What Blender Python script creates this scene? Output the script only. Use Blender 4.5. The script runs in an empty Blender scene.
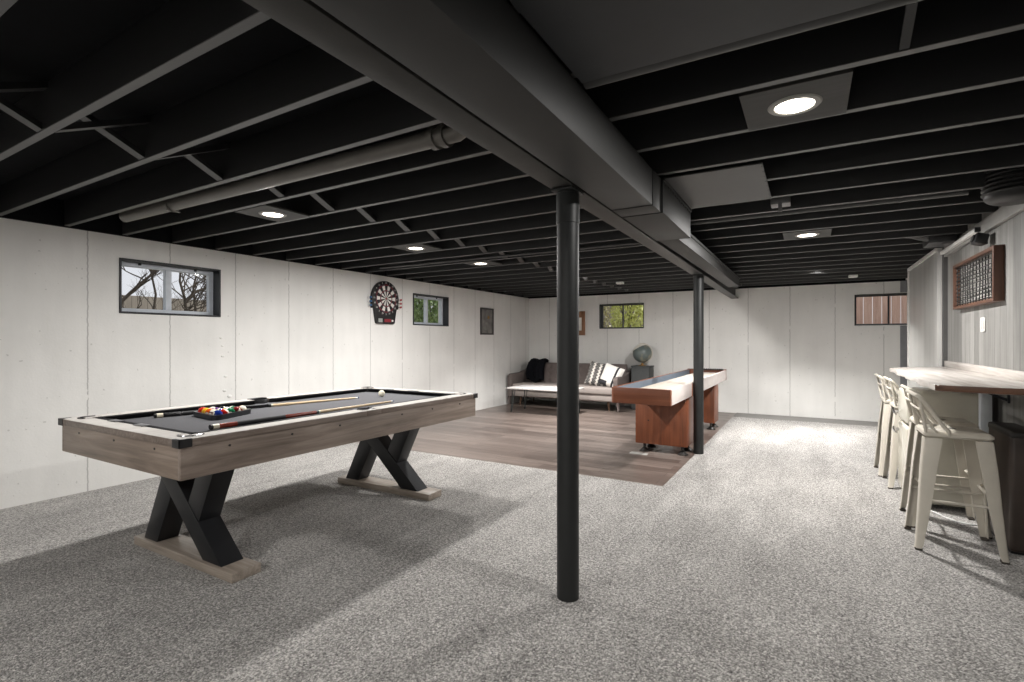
import bpy, bmesh, math, random
from mathutils import Vector, Matrix, Euler
random.seed(7)
C = bpy.context.scene.collection
PI = math.pi

# ------------------------------------------------------------------ helpers
def lin(c):
    return tuple(((v/255)/12.92 if v/255 <= .04045 else ((v/255+.055)/1.055)**2.4) for v in c)

def rgba(c):
    return (*lin(c), 1)

class B:
    """collects shapes; build() links them as ONE mesh object"""
    def __init__(self):
        self.bm = bmesh.new()
    def _mark(self, n0, mi):
        if mi:
            for f in self.bm.faces:
                if f not in n0: f.material_index = mi
    def _before(self, need):
        return set(self.bm.faces) if need else None
    def box(self, x0, x1, y0, y1, z0, z1, bev=0, mi=0, seg=2, M=None):
        n0 = self._before(mi or M is not None)
        r = bmesh.ops.create_cube(self.bm, size=1)
        vs = r['verts']
        for v in vs:
            v.co = Vector(((x0+x1)/2+v.co.x*(x1-x0), (y0+y1)/2+v.co.y*(y1-y0), (z0+z1)/2+v.co.z*(z1-z0)))
        if bev:
            es = list({e for v in vs for e in v.link_edges})
            r = bmesh.ops.bevel(self.bm, geom=es, offset=bev, segments=seg, affect='EDGES', profile=.5)
            vs = list({v for f in r['faces'] for v in f.verts} | {v for v in vs if v.is_valid})
        if M is not None:
            allv = {v for f in self.bm.faces if f not in n0 for v in f.verts}
            bmesh.ops.transform(self.bm, matrix=M, verts=list(allv))
        self._mark(n0, mi)
        return self
    def cyl(self, p0, p1, r0, r1=None, seg=20, mi=0):
        return self.tube([p0, p1], [r0, r0 if r1 is None else r1], seg, mi)
    def tube(self, pts, r, seg=10, mi=0, closed=False, flat=1.0, cap=True):
        n0 = self._before(mi)
        pts = [Vector(p) for p in pts]
        n = len(pts)
        rs = r if isinstance(r, (list, tuple)) else [r]*n
        rings = []
        prev = None
        for i, p in enumerate(pts):
            if closed:
                t = (pts[(i+1) % n]-pts[i-1]).normalized()
            elif i == 0:
                t = (pts[1]-p).normalized()
            elif i == n-1:
                t = (p-pts[i-1]).normalized()
            else:
                t = ((pts[i+1]-p).normalized()+(p-pts[i-1]).normalized()).normalized()
            if prev is None:
                a = Vector((0, 0, 1)) if abs(t.z) < .9 else Vector((1, 0, 0))
                u = t.cross(a).normalized()
            else:
                u = (prev-t*prev.dot(t)).normalized()
            prev = u
            w = t.cross(u)
            rings.append([self.bm.verts.new(p+(u*math.cos(2*PI*k/seg)+w*math.sin(2*PI*k/seg)*flat)*rs[i]) for k in range(seg)])
        m = n if closed else n-1
        for i in range(m):
            a, b = rings[i], rings[(i+1) % n]
            for k in range(seg):
                self.bm.faces.new((a[k], a[(k+1) % seg], b[(k+1) % seg], b[k]))
        if cap and not closed:
            self.bm.faces.new(rings[0][::-1]); self.bm.faces.new(rings[-1])
        self._mark(n0, mi)
        return self
    def lathe(self, prof, c=(0, 0, 0), seg=32, mi=0, M=None):
        n0 = self._before(mi)
        c = Vector(c)
        rings = []
        for (r, z) in prof:
            if r < 1e-5:
                rings.append([self.bm.verts.new(c+Vector((0, 0, z)))])
            else:
                rings.append([self.bm.verts.new(c+Vector((r*math.cos(2*PI*k/seg), r*math.sin(2*PI*k/seg), z))) for k in range(seg)])
        for a, b in zip(rings, rings[1:]):
            for k in range(seg):
                k2 = (k+1) % seg
                if len(a) == 1 and len(b) == 1: continue
                if len(a) == 1: self.bm.faces.new((a[0], b[k2], b[k]))
                elif len(b) == 1: self.bm.faces.new((a[k], a[k2], b[0]))
                else: self.bm.faces.new((a[k], a[k2], b[k2], b[k]))
        if M is not None:
            bmesh.ops.transform(self.bm, matrix=M, verts=[v for r in rings for v in r])
        self._mark(n0, mi)
        return self
    def prism(self, poly, axis, a0, a1, mi=0, side_mi=None, bev=0):
        """polygon extruded along axis: 'x' poly=(y,z), 'y' poly=(x,z), 'z' poly=(x,y)"""
        n0 = self._before(mi)
        def P(u, v, a):
            return Vector((a, u, v)) if axis == 'x' else Vector((u, a, v)) if axis == 'y' else Vector((u, v, a))
        A = [self.bm.verts.new(P(u, v, a0)) for u, v in poly]
        D = [self.bm.verts.new(P(u, v, a1)) for u, v in poly]
        fs = [self.bm.faces.new(A[::-1]), self.bm.faces.new(D)]
        n = len(poly)
        ss = [self.bm.faces.new((A[i], A[(i+1) % n], D[(i+1) % n], D[i])) for i in range(n)]
        self._mark(n0, mi)
        if side_mi is not None:
            for f in ss: f.material_index = side_mi
        bmesh.ops.recalc_face_normals(self.bm, faces=fs+ss)
        if bev:
            es = list({e for f in fs for e in f.edges})
            bmesh.ops.bevel(self.bm, geom=es, offset=bev, segments=2, affect='EDGES', profile=.5)
        return self
    def sphere(self, c, r, u=24, v=14, mi=0, sc=(1, 1, 1)):
        n0 = self._before(mi)
        q = bmesh.ops.create_uvsphere(self.bm, u_segments=u, v_segments=v, radius=r)
        for w in q['verts']:
            w.co = Vector((c[0]+w.co.x*sc[0], c[1]+w.co.y*sc[1], c[2]+w.co.z*sc[2]))
        self._mark(n0, mi)
        return self
    def grid(self, f, nu, nv, mi=0, closed_u=False):
        n0 = self._before(mi)
        V = [[self.bm.verts.new(Vector(f(i/nu, j/nv))) for j in range(nv+1)] for i in range(nu if closed_u else nu+1)]
        for i in range(nu):
            for j in range(nv):
                i2 = (i+1) % len(V)
                self.bm.faces.new((V[i][j], V[i2][j], V[i2][j+1], V[i][j+1]))
        self._mark(n0, mi)
        return self
    def build(self, name, mat, parent=None, loc=(0, 0, 0), rot=None, smooth=True, ang=35, recalc=True):
        if recalc:
            bmesh.ops.recalc_face_normals(self.bm, faces=self.bm.faces[:])
        me = bpy.data.meshes.new(name)
        self.bm.to_mesh(me); self.bm.free()
        for m in (mat if isinstance(mat, (list, tuple)) else [mat]):
            me.materials.append(m)
        if smooth:
            me.polygons.foreach_set('use_smooth', [True]*len(me.polygons))
            me.set_sharp_from_angle(angle=math.radians(ang))
        o = bpy.data.objects.new(name, me)
        C.objects.link(o)
        o.location = loc
        if rot: o.rotation_euler = rot
        if parent: o.parent = parent
        return o

def tag(o, label, cat, group=None):
    o['label'] = label; o['category'] = cat
    if group: o['group'] = group
    return o
def thing(name, label, cat, loc=(0, 0, 0), rz=0, group=None):
    o = bpy.data.objects.new(name, None); C.objects.link(o)
    o.empty_display_size = .1
    o.location = loc; o.rotation_euler = (0, 0, rz)
    return tag(o, label, cat, group)
def struct(o):
    o['kind'] = 'structure'
    return o
def kids(o):
    return [c for c in bpy.data.objects if c.parent == o]
def copy_tree(o, parent=None):
    c = o.copy(); C.objects.link(c)
    if parent: c.parent = parent
    for ch in kids(o):
        copy_tree(ch, c)
    return c

# ------------------------------------------------------------------ materials
class NT:
    def __init__(self, name):
        self.m = bpy.data.materials.new(name); self.m.use_nodes = True
        self.t = self.m.node_tree; self.n = self.t.nodes; self.l = self.t.links
        self.b = self.n['Principled BSDF']
        self.tc = None
    def node(self, ty, **kw):
        n = self.n.new(ty)
        for k, v in kw.items(): setattr(n, k, v)
        return n
    def link(self, a, b): self.l.new(a, b)
    def coord(self, scale=(1, 1, 1), rot=(0, 0, 0), loc=(0, 0, 0)):
        if self.tc is None: self.tc = self.node('ShaderNodeTexCoord')
        mp = self.node('ShaderNodeMapping')
        mp.inputs['Scale'].default_value = scale; mp.inputs['Rotation'].default_value = rot; mp.inputs['Location'].default_value = loc
        self.link(self.tc.outputs['Object'], mp.inputs['Vector'])
        return mp.outputs['Vector']
    def noise(self, vec, scale=5, detail=4, rough=.55, dist=0):
        n = self.node('ShaderNodeTexNoise')
        n.inputs['Scale'].default_value = scale; n.inputs['Detail'].default_value = detail
        n.inputs['Roughness'].default_value = rough; n.inputs['Distortion'].default_value = dist
        self.link(vec, n.inputs['Vector'])
        return n.outputs['Fac']
    def ramp(self, fac, stops, interp='LINEAR'):
        r = self.node('ShaderNodeValToRGB'); r.color_ramp.interpolation = interp
        e = r.color_ramp.elements
        while len(e) < len(stops): e.new(.5)
        for i, (p, c) in enumerate(stops):
            e[i].position = p; e[i].color = c if len(c) == 4 else (*c, 1)
        self.link(fac, r.inputs['Fac'])
        return r.outputs['Color']
    def math(self, op, a, b=None, c=None, clamp=False):
        n = self.node('ShaderNodeMath', operation=op); n.use_clamp = clamp
        for i, v in enumerate((a, b, c)):
            if v is None: continue
            if isinstance(v, (int, float)): n.inputs[i].default_value = v
            else: self.link(v, n.inputs[i])
        return n.outputs[0]
    def mix(self, fac, a, b, blend='MIX'):
        n = self.node('ShaderNodeMix', data_type='RGBA', blend_type=blend)
        for s, v in ((n.inputs['Factor'], fac), (n.inputs[6], a), (n.inputs[7], b)):
            if isinstance(v, (int, float)): s.default_value = v
            elif isinstance(v, tuple): s.default_value = v if len(v) == 4 else (*v, 1)
            else: self.link(v, s)
        return n.outputs[2]
    def bump(self, h, strength=.3, dist=.01, prev=None):
        n = self.node('ShaderNodeBump')
        n.inputs['Strength'].default_value = strength; n.inputs['Distance'].default_value = dist
        self.link(h, n.inputs['Height'])
        if prev is not None: self.link(prev, n.inputs['Normal'])
        self.link(n.outputs['Normal'], self.b.inputs['Normal'])
        return n.outputs['Normal']
    def base(self, c):
        if isinstance(c, tuple): self.b.inputs['Base Color'].default_value = c if len(c) == 4 else (*c, 1)
        else: self.link(c, self.b.inputs['Base Color'])
    def set(self, **kw):
        for k, v in kw.items():
            self.b.inputs[k.replace('_', ' ')].default_value = v
    def sep(self, vec):
        n = self.node('ShaderNodeSeparateXYZ'); self.link(vec, n.inputs[0]); return n.outputs

def plain(name, c, rough=.5, metal=0, var=.08, scale=12, bump=0, bscale=60, spec=.5):
    k = NT(name)
    v = k.coord()
    f = k.noise(v, scale, 3)
    a = lin(c)
    lo = tuple(x*(1-var) for x in a); hi = tuple(min(1, x*(1+var)) for x in a)
    k.base(k.ramp(f, [(.3, lo), (.7, hi)]))
    k.set(Roughness=rough, Metallic=metal)
    k.b.inputs['Specular IOR Level'].default_value = spec
    if bump:
        k.bump(k.noise(v, bscale, 3), bump, .004)
    return k.m

def wood(name, cols, axis='y', grain=30, rough=.5, bump=.15, blotch=1.2):
    k = NT(name)
    s = {'x': (.06, 1, 1), 'y': (1, .06, 1), 'z': (1, 1, .06)}[axis]
    v = k.coord(scale=s)
    n1 = k.noise(v, grain, 6, .65, .6)
    n2 = k.noise(k.coord(scale={'x': (.25, 1, 1), 'y': (1, .25, 1), 'z': (1, 1, .25)}[axis]), blotch*5, 3, .5, .4)
    f = k.math('ADD', k.math('MULTIPLY', n1, .65), k.math('MULTIPLY', n2, .35))
    k.base(k.ramp(f, [(.32, lin(cols[0])), (.5, lin(cols[1])), (.68, lin(cols[2]))]))
    k.set(Roughness=rough)
    k.bump(n1, bump, .002)
    return k.m

def wallmat():
    k = NT('painted_concrete')
    v = k.coord()
    big = k.noise(v, 1.3, 4)
    streak = k.noise(k.coord(scale=(1, 1, .15)), 6, 4)
    f = k.math('ADD', k.math('MULTIPLY', big, .6), k.math('MULTIPLY', streak, .4))
    col = k.ramp(f, [(.35, lin((218, 217, 214))), (.65, lin((230, 229, 226)))])
    # form lines every 0.65 m, drawn as darker hairlines
    x, y, z = k.sep(v)
    wob = k.math('MULTIPLY', k.math('SUBTRACT', k.noise(k.coord(scale=(0, 0, 1)), 18, 4), .5), .02)
    s = k.math('ADD', k.math('ADD', k.math('ADD', x, y), wob), 100*.6535-.195)
    d = k.math('ABSOLUTE', k.math('SUBTRACT', k.math('FRACT', k.math('DIVIDE', s, .6535)), .5))
    line = k.math('GREATER_THAN', .008, d)
    patch = k.math('MULTIPLY', line, k.math('GREATER_THAN', k.noise(v, 5, 3), .36))
    pits = k.math('GREATER_THAN', k.noise(v, 26, 2, .4), .735)
    col = k.mix(k.math('MULTIPLY', patch, .45), col, lin((95, 92, 90)))
    col = k.mix(k.math('MULTIPLY', pits, .35), col, lin((140, 138, 134)))
    k.base(col); k.set(Roughness=.75)
    h = k.math('ADD', k.math('ADD', k.noise(v, 9, 5), k.math('MULTIPLY', k.noise(v, 60, 3), .25)), k.math('MULTIPLY', line, -.6))
    k.bump(h, .25, .012)
    return k.m

def carpetmat():
    k = NT('carpet')
    v = k.coord()
    a = k.noise(v, 66, 4, .7); b = k.noise(v, 190, 2, .6); c = k.noise(v, .9, 3); e = k.noise(k.coord(rot=(0, 0, .9), scale=(1, .25, 1)), 5, 3)
    vo = k.node('ShaderNodeTexVoronoi'); vo.inputs['Scale'].default_value = 150; k.link(v, vo.inputs['Vector'])
    bw = k.node('ShaderNodeRGBToBW'); k.link(vo.outputs['Color'], bw.inputs[0])
    tuft = k.math('SUBTRACT', k.math('MULTIPLY', bw.outputs[0], .19), k.math('MULTIPLY', vo.outputs['Distance'], .10))
    f = k.math('ADD', k.math('ADD', k.math('MULTIPLY', a, .42), tuft), k.math('ADD', k.math('MULTIPLY', c, .1), k.math('MULTIPLY', e, .10)))
    f = k.math('ADD', f, .155)
    k.base(k.ramp(f, [(.37, lin((56, 52, 50))), (.5, lin((148, 145, 141))), (.63, lin((226, 222, 218)))]))
    k.set(Roughness=.95)
    k.b.inputs['Specular IOR Level'].default_value = .1
    k.b.inputs['Sheen Weight'].default_value = .25
    k.bump(k.math('SUBTRACT', k.math('MULTIPLY', a, .6), k.math('MULTIPLY', vo.outputs['Distance'], .8)), .8, .015)
    return k.m

def vinylmat():
    k = NT('vinyl_plank')
    v = k.coord()
    br = k.node('ShaderNodeTexBrick')
    k.link(v, br.inputs['Vector'])
    br.inputs['Scale'].default_value = 1; br.inputs['Brick Width'].default_value = 1.2; br.inputs['Row Height'].default_value = .15
    br.inputs['Mortar Size'].default_value = .0025; br.inputs['Mortar Smooth'].default_value = .1
    br.inputs['Color1'].default_value = (0, 0, 0, 1); br.inputs['Color2'].default_value = (1, 1, 1, 1); br.inputs['Mortar'].default_value = (.5, .5, .5, 1)
    g = k.noise(k.coord(scale=(.07, 1, 1)), 28, 5, .65, .6)
    sx = k.node('ShaderNodeRGBToBW'); k.link(br.outputs['Color'], sx.inputs[0])
    f = k.math('ADD', k.math('MULTIPLY', g, .7), k.math('MULTIPLY', sx.outputs[0], .3))
    col = k.ramp(f, [(.25, lin((72, 62, 57))), (.5, lin((100, 89, 83))), (.8, lin((130, 118, 111)))])
    col = k.mix(br.outputs['Fac'], col, lin((60, 50, 46)))
    k.base(col); k.set(Roughness=.33)
    k.bump(g, .08, .002)
    return k.m

def plankwall():
    k = NT('grey_plank')
    v = k.coord()
    x, y, z = k.sep(v)
    u = k.math('DIVIDE', k.math('ADD', y, 20), .135)
    idx = k.math('FLOOR', u)
    wn = k.node('ShaderNodeTexWhiteNoise', noise_dimensions='1D'); k.link(idx, wn.inputs['W'])
    g = k.noise(k.coord(scale=(1, 1, .05)), 34, 5, .65, .5)
    g2 = k.noise(k.coord(scale=(1, 1, .3)), 5, 4)
    f = k.math('ADD', k.math('ADD', k.math('MULTIPLY', g, .45), k.math('MULTIPLY', wn.outputs['Value'], .22)), k.math('MULTIPLY', g2, .33))
    col = k.ramp(f, [(.25, lin((86, 85, 83))), (.5, lin((122, 121, 118))), (.75, lin((150, 149, 146)))])
    d = k.math('ABSOLUTE', k.math('SUBTRACT', k.math('FRACT', u), .5))
    gap = k.math('GREATER_THAN', d, .478)
    k.base(k.mix(gap, col, lin((88, 86, 84)))); k.set(Roughness=.55)
    k.bump(k.math('SUBTRACT', k.math('MULTIPLY', g, .3), gap), .4, .004)
    return k.m

def emit(name, c, s):
    k = NT(name)
    k.base(c)
    k.b.inputs['Emission Color'].default_value = (*c, 1) if len(c) == 3 else c
    k.b.inputs['Emission Strength'].default_value = s
    return k.m

def glassmat():
    k = NT('window_glass')
    tr = k.node('ShaderNodeBsdfTransparent'); gl = k.node('ShaderNodeBsdfGlossy'); mx = k.node('ShaderNodeMixShader')
    gl.inputs['Roughness'].default_value = .02
    mx.inputs[0].default_value = .015
    k.link(tr.outputs[0], mx.inputs[1]); k.link(gl.outputs[0], mx.inputs[2])
    k.link(mx.outputs[0], k.n['Material Output'].inputs['Surface'])
    return k.m

WALL = wallmat(); CARPET = carpetmat(); VINYL = vinylmat(); PLANK = plankwall(); GLASS = glassmat()
JOIST = wood('black_painted_timber', [(16, 16, 17), (24, 24, 25), (33, 33, 33)], 'x', 24, .42, .12)
JOIST.node_tree.nodes['Principled BSDF'].inputs['Specular IOR Level'].default_value = 1
BLACKPLY = plain('black_painted_plywood', (9, 10, 13), .9, var=.3, spec=.2)
DUCT = plain('dark_painted_sheet_metal', (40, 40, 39), .6, .0, .12, 3, .06, 8)
BEAM = plain('dark_painted_steel', (48, 47, 45), .5, .1, .15, 9, .1, 40)
POST = plain('black_gloss_paint', (26, 28, 28), .5, .0, .2, 8, .05, 40)
PANEL = plain('dark_panel', (40, 42, 45), .55, 0, .15, 4, .06, 20)
LAMPBOARD = wood('dark_lamp_board', [(32, 31, 30), (44, 43, 41), (58, 56, 54)], 'x', 40, .6)
OAK = wood('grey_oak_laminate', [(98, 86, 78), (136, 122, 112), (165, 152, 142)], 'y', 26, .42, .1)
OAKX = wood('grey_oak_laminate_cross', [(98, 86, 76), (136, 121, 109), (165, 151, 139)], 'x', 26, .42, .1)
OAKTOP = wood('oak_top_painted_sheen', [(194, 187, 180), (214, 209, 203), (226, 222, 217)], 'y', 26, .25, .05)  # light reflected by the rail tops, painted in as a paler oak
OAKFOOT = wood('grey_oak_foot', [(112, 102, 92), (150, 139, 128), (176, 166, 155)], 'x', 40, .42, .1)
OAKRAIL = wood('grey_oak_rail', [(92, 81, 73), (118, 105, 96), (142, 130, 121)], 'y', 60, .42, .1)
FELT = plain('charcoal_felt', (92, 92, 95), .9, 0, .06, 60, .1, 400, .2)
CUSHION = plain('black_felt_cushion', (24, 24, 26), .85, 0, .1, 60, 0, 60, .2)
BLKPLASTIC = plain('black_plastic', (22, 22, 24), .4)
LEGBLACK = plain('matt_black_metal', (30, 31, 34), .38, .2, .12, 14)
LEATHER = plain('black_leather_pocket', (20, 20, 22), .5)
CHROME = plain('satin_metal', (170, 170, 172), .25, .9)
GREYINLAY = plain('grey_inlay', (110, 110, 112), .4)

# ------------------------------------------------------------------ setting
XL, XR, YB, YF = -5.35, 1.2, 9.95, -2.5
ZJ = 2.24      # underside of joists
TOP = 2.45

def holed_wall(name, axis, plane, thick, lo, hi, holes, z0, z1, mat):
    """wall slab with window openings; axis 'x': wall in plane x=plane running along y, thickness going outward"""
    b = B()
    us = sorted({lo, hi} | {h[0] for h in holes} | {h[1] for h in holes})
    for ua, ub in zip(us, us[1:]):
        zs = [(z0, z1)]
        for h in holes:
            if h[0] <= ua and h[1] >= ub:
                zs = [(z0, h[2]), (h[3], z1)]
        for za, zb in zs:
            if axis == 'x': b.box(min(plane, plane+thick), max(plane, plane+thick), ua, ub, za, zb)
            else: b.box(ua, ub, min(plane, plane+thick), max(plane, plane+thick), za, zb)
    bmesh.ops.remove_doubles(b.bm, verts=b.bm.verts[:], dist=1e-4)
    # drop internal faces shared by two boxes
    seen = {}
    for f in b.bm.faces:
        seen.setdefault(tuple(sorted(v.index for v in f.verts)), []).append(f)
    b.bm.verts.index_update()
    seen = {}
    for f in b.bm.faces:
        seen.setdefault(tuple(sorted(v.index for v in f.verts)), []).append(f)
    kill = [f for fs in seen.values() if len(fs) > 1 for f in fs]
    if kill: bmesh.ops.delete(b.bm, geom=kill, context='FACES_ONLY')
    return struct(b.build(name, mat, smooth=False))

WZ0, WZ1 = 1.54, 2.04
W1 = (2.181, 3.095); W2 = (6.11, 7.02); W3 = (-3.713, -2.795); W4 = (.641, 1.56)
holed_wall('wall_left', 'x', XL, -.22, YF, YB+.22, [(*W1, WZ0, WZ1), (*W2, WZ0, WZ1)], -.1, TOP, WALL)
holed_wall('wall_back', 'y', YB, .22, XL, 1.9, [(*W3, WZ0, WZ1), (*W4, WZ0, WZ1)], -.1, TOP, WALL)
b = B().box(XR, XR+.12, YF, 6.6, 0, TOP); struct(b.build('wall_right', PLANK, smooth=False))
WHITEPANEL = None
def whitepanel():
    k = NT('white_gloss_panel')
    g = k.noise(k.coord(scale=(1, 1, .12)), 4, 4, .6)
    k.base(k.ramp(g, [(.3, lin((160, 159, 156))), (.7, lin((190, 189, 186)))])); k.set(Roughness=.3)
    return k.m
WHITEPANEL = whitepanel()
b = B().box(1.13, 1.32, 6.655, 8.35, 0, 2.235, .006); struct(b.build('wall_partition', WHITEPANEL))
DARKTRIM = plain('dark_trim', (74, 73, 72), .5)
WHITETRIM = plain('white_trim', (214, 213, 210), .4)
b = B().box(1.165, 1.2, 6.6, 6.655, 0, 2.235); struct(b.build('trim_1', DARKTRIM, smooth=False))
b = B().box(1.112, 1.13, 6.66, 8.36, 2.2, 2.235); struct(b.build('trim_2', WHITETRIM, smooth=False))
b = B().box(1.115, 1.135, 8.35, 8.37, 0, 2.235); struct(b.build('trim_3', WHITETRIM, smooth=False))
b = B().box(1.32, 1.44, 6.6, YB, 0, TOP); struct(b.build('wall_recess', WALL, smooth=False))
b = B().box(XL, XR+.12, YF-.15, YF, 0, TOP); struct(b.build('wall_front', WALL, smooth=False))
TRIMGREY = plain('grey_trim_paint', (128, 130, 134), .6)
b = B().box(1.235, 1.32, YB-.012, YB, 0, WZ0-.01); struct(b.build('trim_4', TRIMGREY, smooth=False))
b = B().box(1.235, 1.32, YB-.012, YB, WZ1+.01, ZJ); struct(b.build('trim_5', TRIMGREY, smooth=False))
b = B().box(1.17, 1.2, 2.0, 6.6, 2.13, 2.235, .004); struct(b.build('trim_6', plain('pale_grey_board', (140, 139, 136), .55), smooth=False))
# knocked-off form ties: small rough patches in a column on the left wall
b = B()
for (y, z, r) in ((3.10, 1.322, .014), (3.115, 1.24, .012), (3.12, 1.13, .016), (3.15, .915, .017), (3.14, .765, .018), (3.19, .70, .02)):
    b.sphere((XL, y, z), r, 12, 8, sc=(.5, 1.3, .8))
struct(b.build('wall_patch', WALL))
# floor: carpet (L-shaped) and the plank area set into it
VX, VY = -1.12, 4.59
b = B().box(XL, XR+.12, YF, VY, -.1, 0).box(VX, 1.44, VY, YB, -.1, 0); struct(b.build('floor', CARPET, smooth=False))
b = B().box(XL, VX, VY, YB, -.1, -.004); struct(b.build('floor_planks', VINYL, smooth=False))
STRIPM = plain('grey_floor_edge', (120, 118, 115), .6, 0, .1, 6)  # grey strip of floor along the back wall
b = B().box(VX, 1.3, 9.42, YB, 0, .003); struct(b.build('floor_strip', STRIPM, smooth=False))
b = B().box(XL-.22, 1.9, YF-.15, YB+.22, TOP, TOP+.05); struct(b.build('ceiling', BLACKPLY, smooth=False))
# sill plates along the top of the walls
b = B().box(XL, XL+.04, 0, YB, 2.235, TOP); struct(b.build('ceiling_sill', BLACKPLY, smooth=False))
b = B().box(XL, 1.3, YB-.03, YB, 2.228, TOP); struct(b.build('ceiling_sill', BLACKPLY, smooth=False))

# joists
SP = .418
def joist(x0, x1, y, rz=0, name='ceiling_joist'):
    b = B().box(-(x1-x0)/2, (x1-x0)/2, -.019, .019, 0, TOP-ZJ-.002, .002, seg=1)
    return struct(b.build(name, JOIST, loc=((x0+x1)/2, y, ZJ), rot=(0, 0, rz), smooth=False))
SPL = .412
yl = [.945+SPL*k for k in range(-2, 23)]
yr = [.935+SP*k-.08 for k in range(0, 22)]
for y in yl:
    if y < YB-.08: joist(XL+.045, -1.0, y, -.012)
for y in yr:
    if y < YB-.06: joist(-1.1, XR-.0 if y < 6.6 else 1.3, y)
# cross bracing between the joists
def brace(x, ya, yb):
    for s in (0, 1):
        za, zb = (ZJ+.004, TOP-.03) if s else (TOP-.03, ZJ+.004)
        b = B()
        p, q = Vector((0, 0, za)), Vector((0, yb-ya, zb))
        b.prism([(0, za), (0, za+.03), (yb-ya, zb+.03), (yb-ya, zb)], 'x', -.03 if s else -.035, .03 if s else .025)
        struct(b.build('ceiling_brace', JOIST, loc=(x+(.065 if s else 0), ya, 0), smooth=False))
for a, c in zip(yl, yl[1:]):
    if .3 < a and c < 9.6: brace(-3.02, a+.022, c-.016)
b = B().prism([(0, TOP-.04), (0, TOP-.025), (SP-.038, ZJ+.02), (SP-.038, ZJ+.005)], 'x', -.014, .014)
struct(b.build('ceiling_brace', JOIST, loc=(.27, yr[2]+.019, 0), smooth=False))

# ------------------------------------------------------------------ windows
WFRAME = plain('black_window_surround', (30, 32, 36), .45)
WVINYL = plain('white_vinyl_sash', (196, 202, 210), .4)
WDARK = plain('dark_sash', (44, 44, 46), .45)
def window(n, axis, plane, out, u0, u1, sash, surround=WFRAME, dep=.10):
    """axis: 'x' wall runs along y. out = direction sign of the outside"""
    root = bpy.data.objects.new('window_%d' % n, None); C.objects.link(root); struct(root)
    um = (u0+u1)/2
    root.location = (plane, um, WZ0) if axis == 'x' else (um, plane, WZ0)
    w, h = (u1-u0)/2, WZ1-WZ0
    def bx(b, ua, ub, d0, d1, za, zb, bev=.003):
        a0, a1 = sorted((d0*out, d1*out))
        if axis == 'x': b.box(a0, a1, ua, ub, za, zb, bev, seg=1)
        else: b.box(ua, ub, a0, a1, za, zb, bev, seg=1)
    t = .018 if sash is WVINYL else .013
    b = B()
    bx(b, -w+.001, -w+t, -.012, dep+.03, .001, h-.001); bx(b, w-t, w-.001, -.012, dep+.03, .001, h-.001)
    bx(b, -w+t, w-t, -.012, dep+.03, .001, t); bx(b, -w+t, w-t, -.012, dep+.03, h-t, h-.001)
    b.build('window_frame', surround, root, smooth=False)
    s = .045 if sash is WVINYL else .020
    mw = .028 if sash is WVINYL else .011
    b = B()
    i = w-t
    bx(b, -i, -i+s, dep, dep+.05, t, h-t); bx(b, i-s, i, dep, dep+.05, t, h-t)
    bx(b, -i+s, i-s, dep, dep+.05, t, t+s*.8); bx(b, -i+s, i-s, dep, dep+.05, h-t-s*.9, h-t)
    b.build('sash', sash, root, smooth=False)
    b = B(); bx(b, -mw, mw, dep-.005, dep+.045, t+s*.8, h-t-s*.9)
    b.build('mullion', sash, root, smooth=False)
    for sg in (-1, 1):
        b = B()
        ua, ub = (-i+s, -mw) if sg < 0 else (mw, i-s)
        bx(b, ua, ub, dep+.02, dep+.026, t+s*.8, h-t-s*.9, 0)
        b.build('pane', GLASS, root, smooth=False)
    for sg in (-1, 1):
        b = B(); bx(b, sg*.55*w-.012, sg*.55*w+.012, dep-.015, dep+.001, h-t-.02, h-t-.002)
        b.build('latch', WFRAME, root, smooth=False)
    # rough opening liner outside of the sash
    return root
window(1, 'x', XL, -1, *W1, WVINYL)
window(2, 'x', XL, -1, *W2, WVINYL)
window(3, 'y', YB, 1, *W3, WDARK)
window(4, 'y', YB, 1, *W4, WDARK)

# ------------------------------------------------------------------ beam, ducts, posts, pipes
t = thing('steel_beam', 'dark painted steel beam carrying the ceiling joists on the two posts', 'beam', (-1.05, 0, 2.05))
L = YB-.002
SK = -.0125   # the beam runs very slightly askew
def skew(b):
    for v in b.bm.verts: v.co.x += SK*(v.co.y-2.3)
    return b
skew(B().box(-.065, .056, .1, L, 0, .016, .003)).build('lower_flange', BEAM, t)
skew(B().box(-.065, .065, .1, L, .17, .186, .003)).build('upper_flange', BEAM, t)
skew(B().box(-.006, .006, .1, L, .015, .171)).build('web', BEAM, t)
t = thing('air_duct', 'long dark rectangular air duct running beside the steel beam', 'duct', (-.86, 0, 2.04))
skew(B().box(-.110, .122, .1, 2.82, 0, .198, .004)).build('trunk', DUCT, t)
skew(B().box(-.110, .126, 2.82, 3.0, -.002, .198, .004)).build('transition', DUCT, t)
skew(B().box(-.110, .135, 3.012, 3.86, .0, .198, .004)).build('end_section', DUCT, t)
b = B()
b.box(.134, .146, 3.02, 3.86, .186, .198).box(-.110, .135, 3.84, 3.865, .0, .198)
for i in range(12): b.cyl((.135, 3.08+i*.066, .178), (.139, 3.08+i*.066, .178), .006, seg=8)
skew(b).build('flange', DUCT, t)
B().box(-.128, .015, 3.865, 7.8, .012, .12, .003).build('narrow_branch', DUCT, t)
B().box(.015, .023, 3.87, 7.8, .112, .135).box(.009, .019, 3.87, 7.8, .012, .018).build('seam_strip', DUCT, t)
JB = plain('duct_joint_tape', (30, 30, 30), .6)
skew(B().box(-.112, .126, 2.815, 2.825, -.004, .19)).build('joint_band', JB, t)
skew(B().box(-.112, .138, 3.0, 3.012, -.006, .19)).build('joint_band', JB, t)

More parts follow.
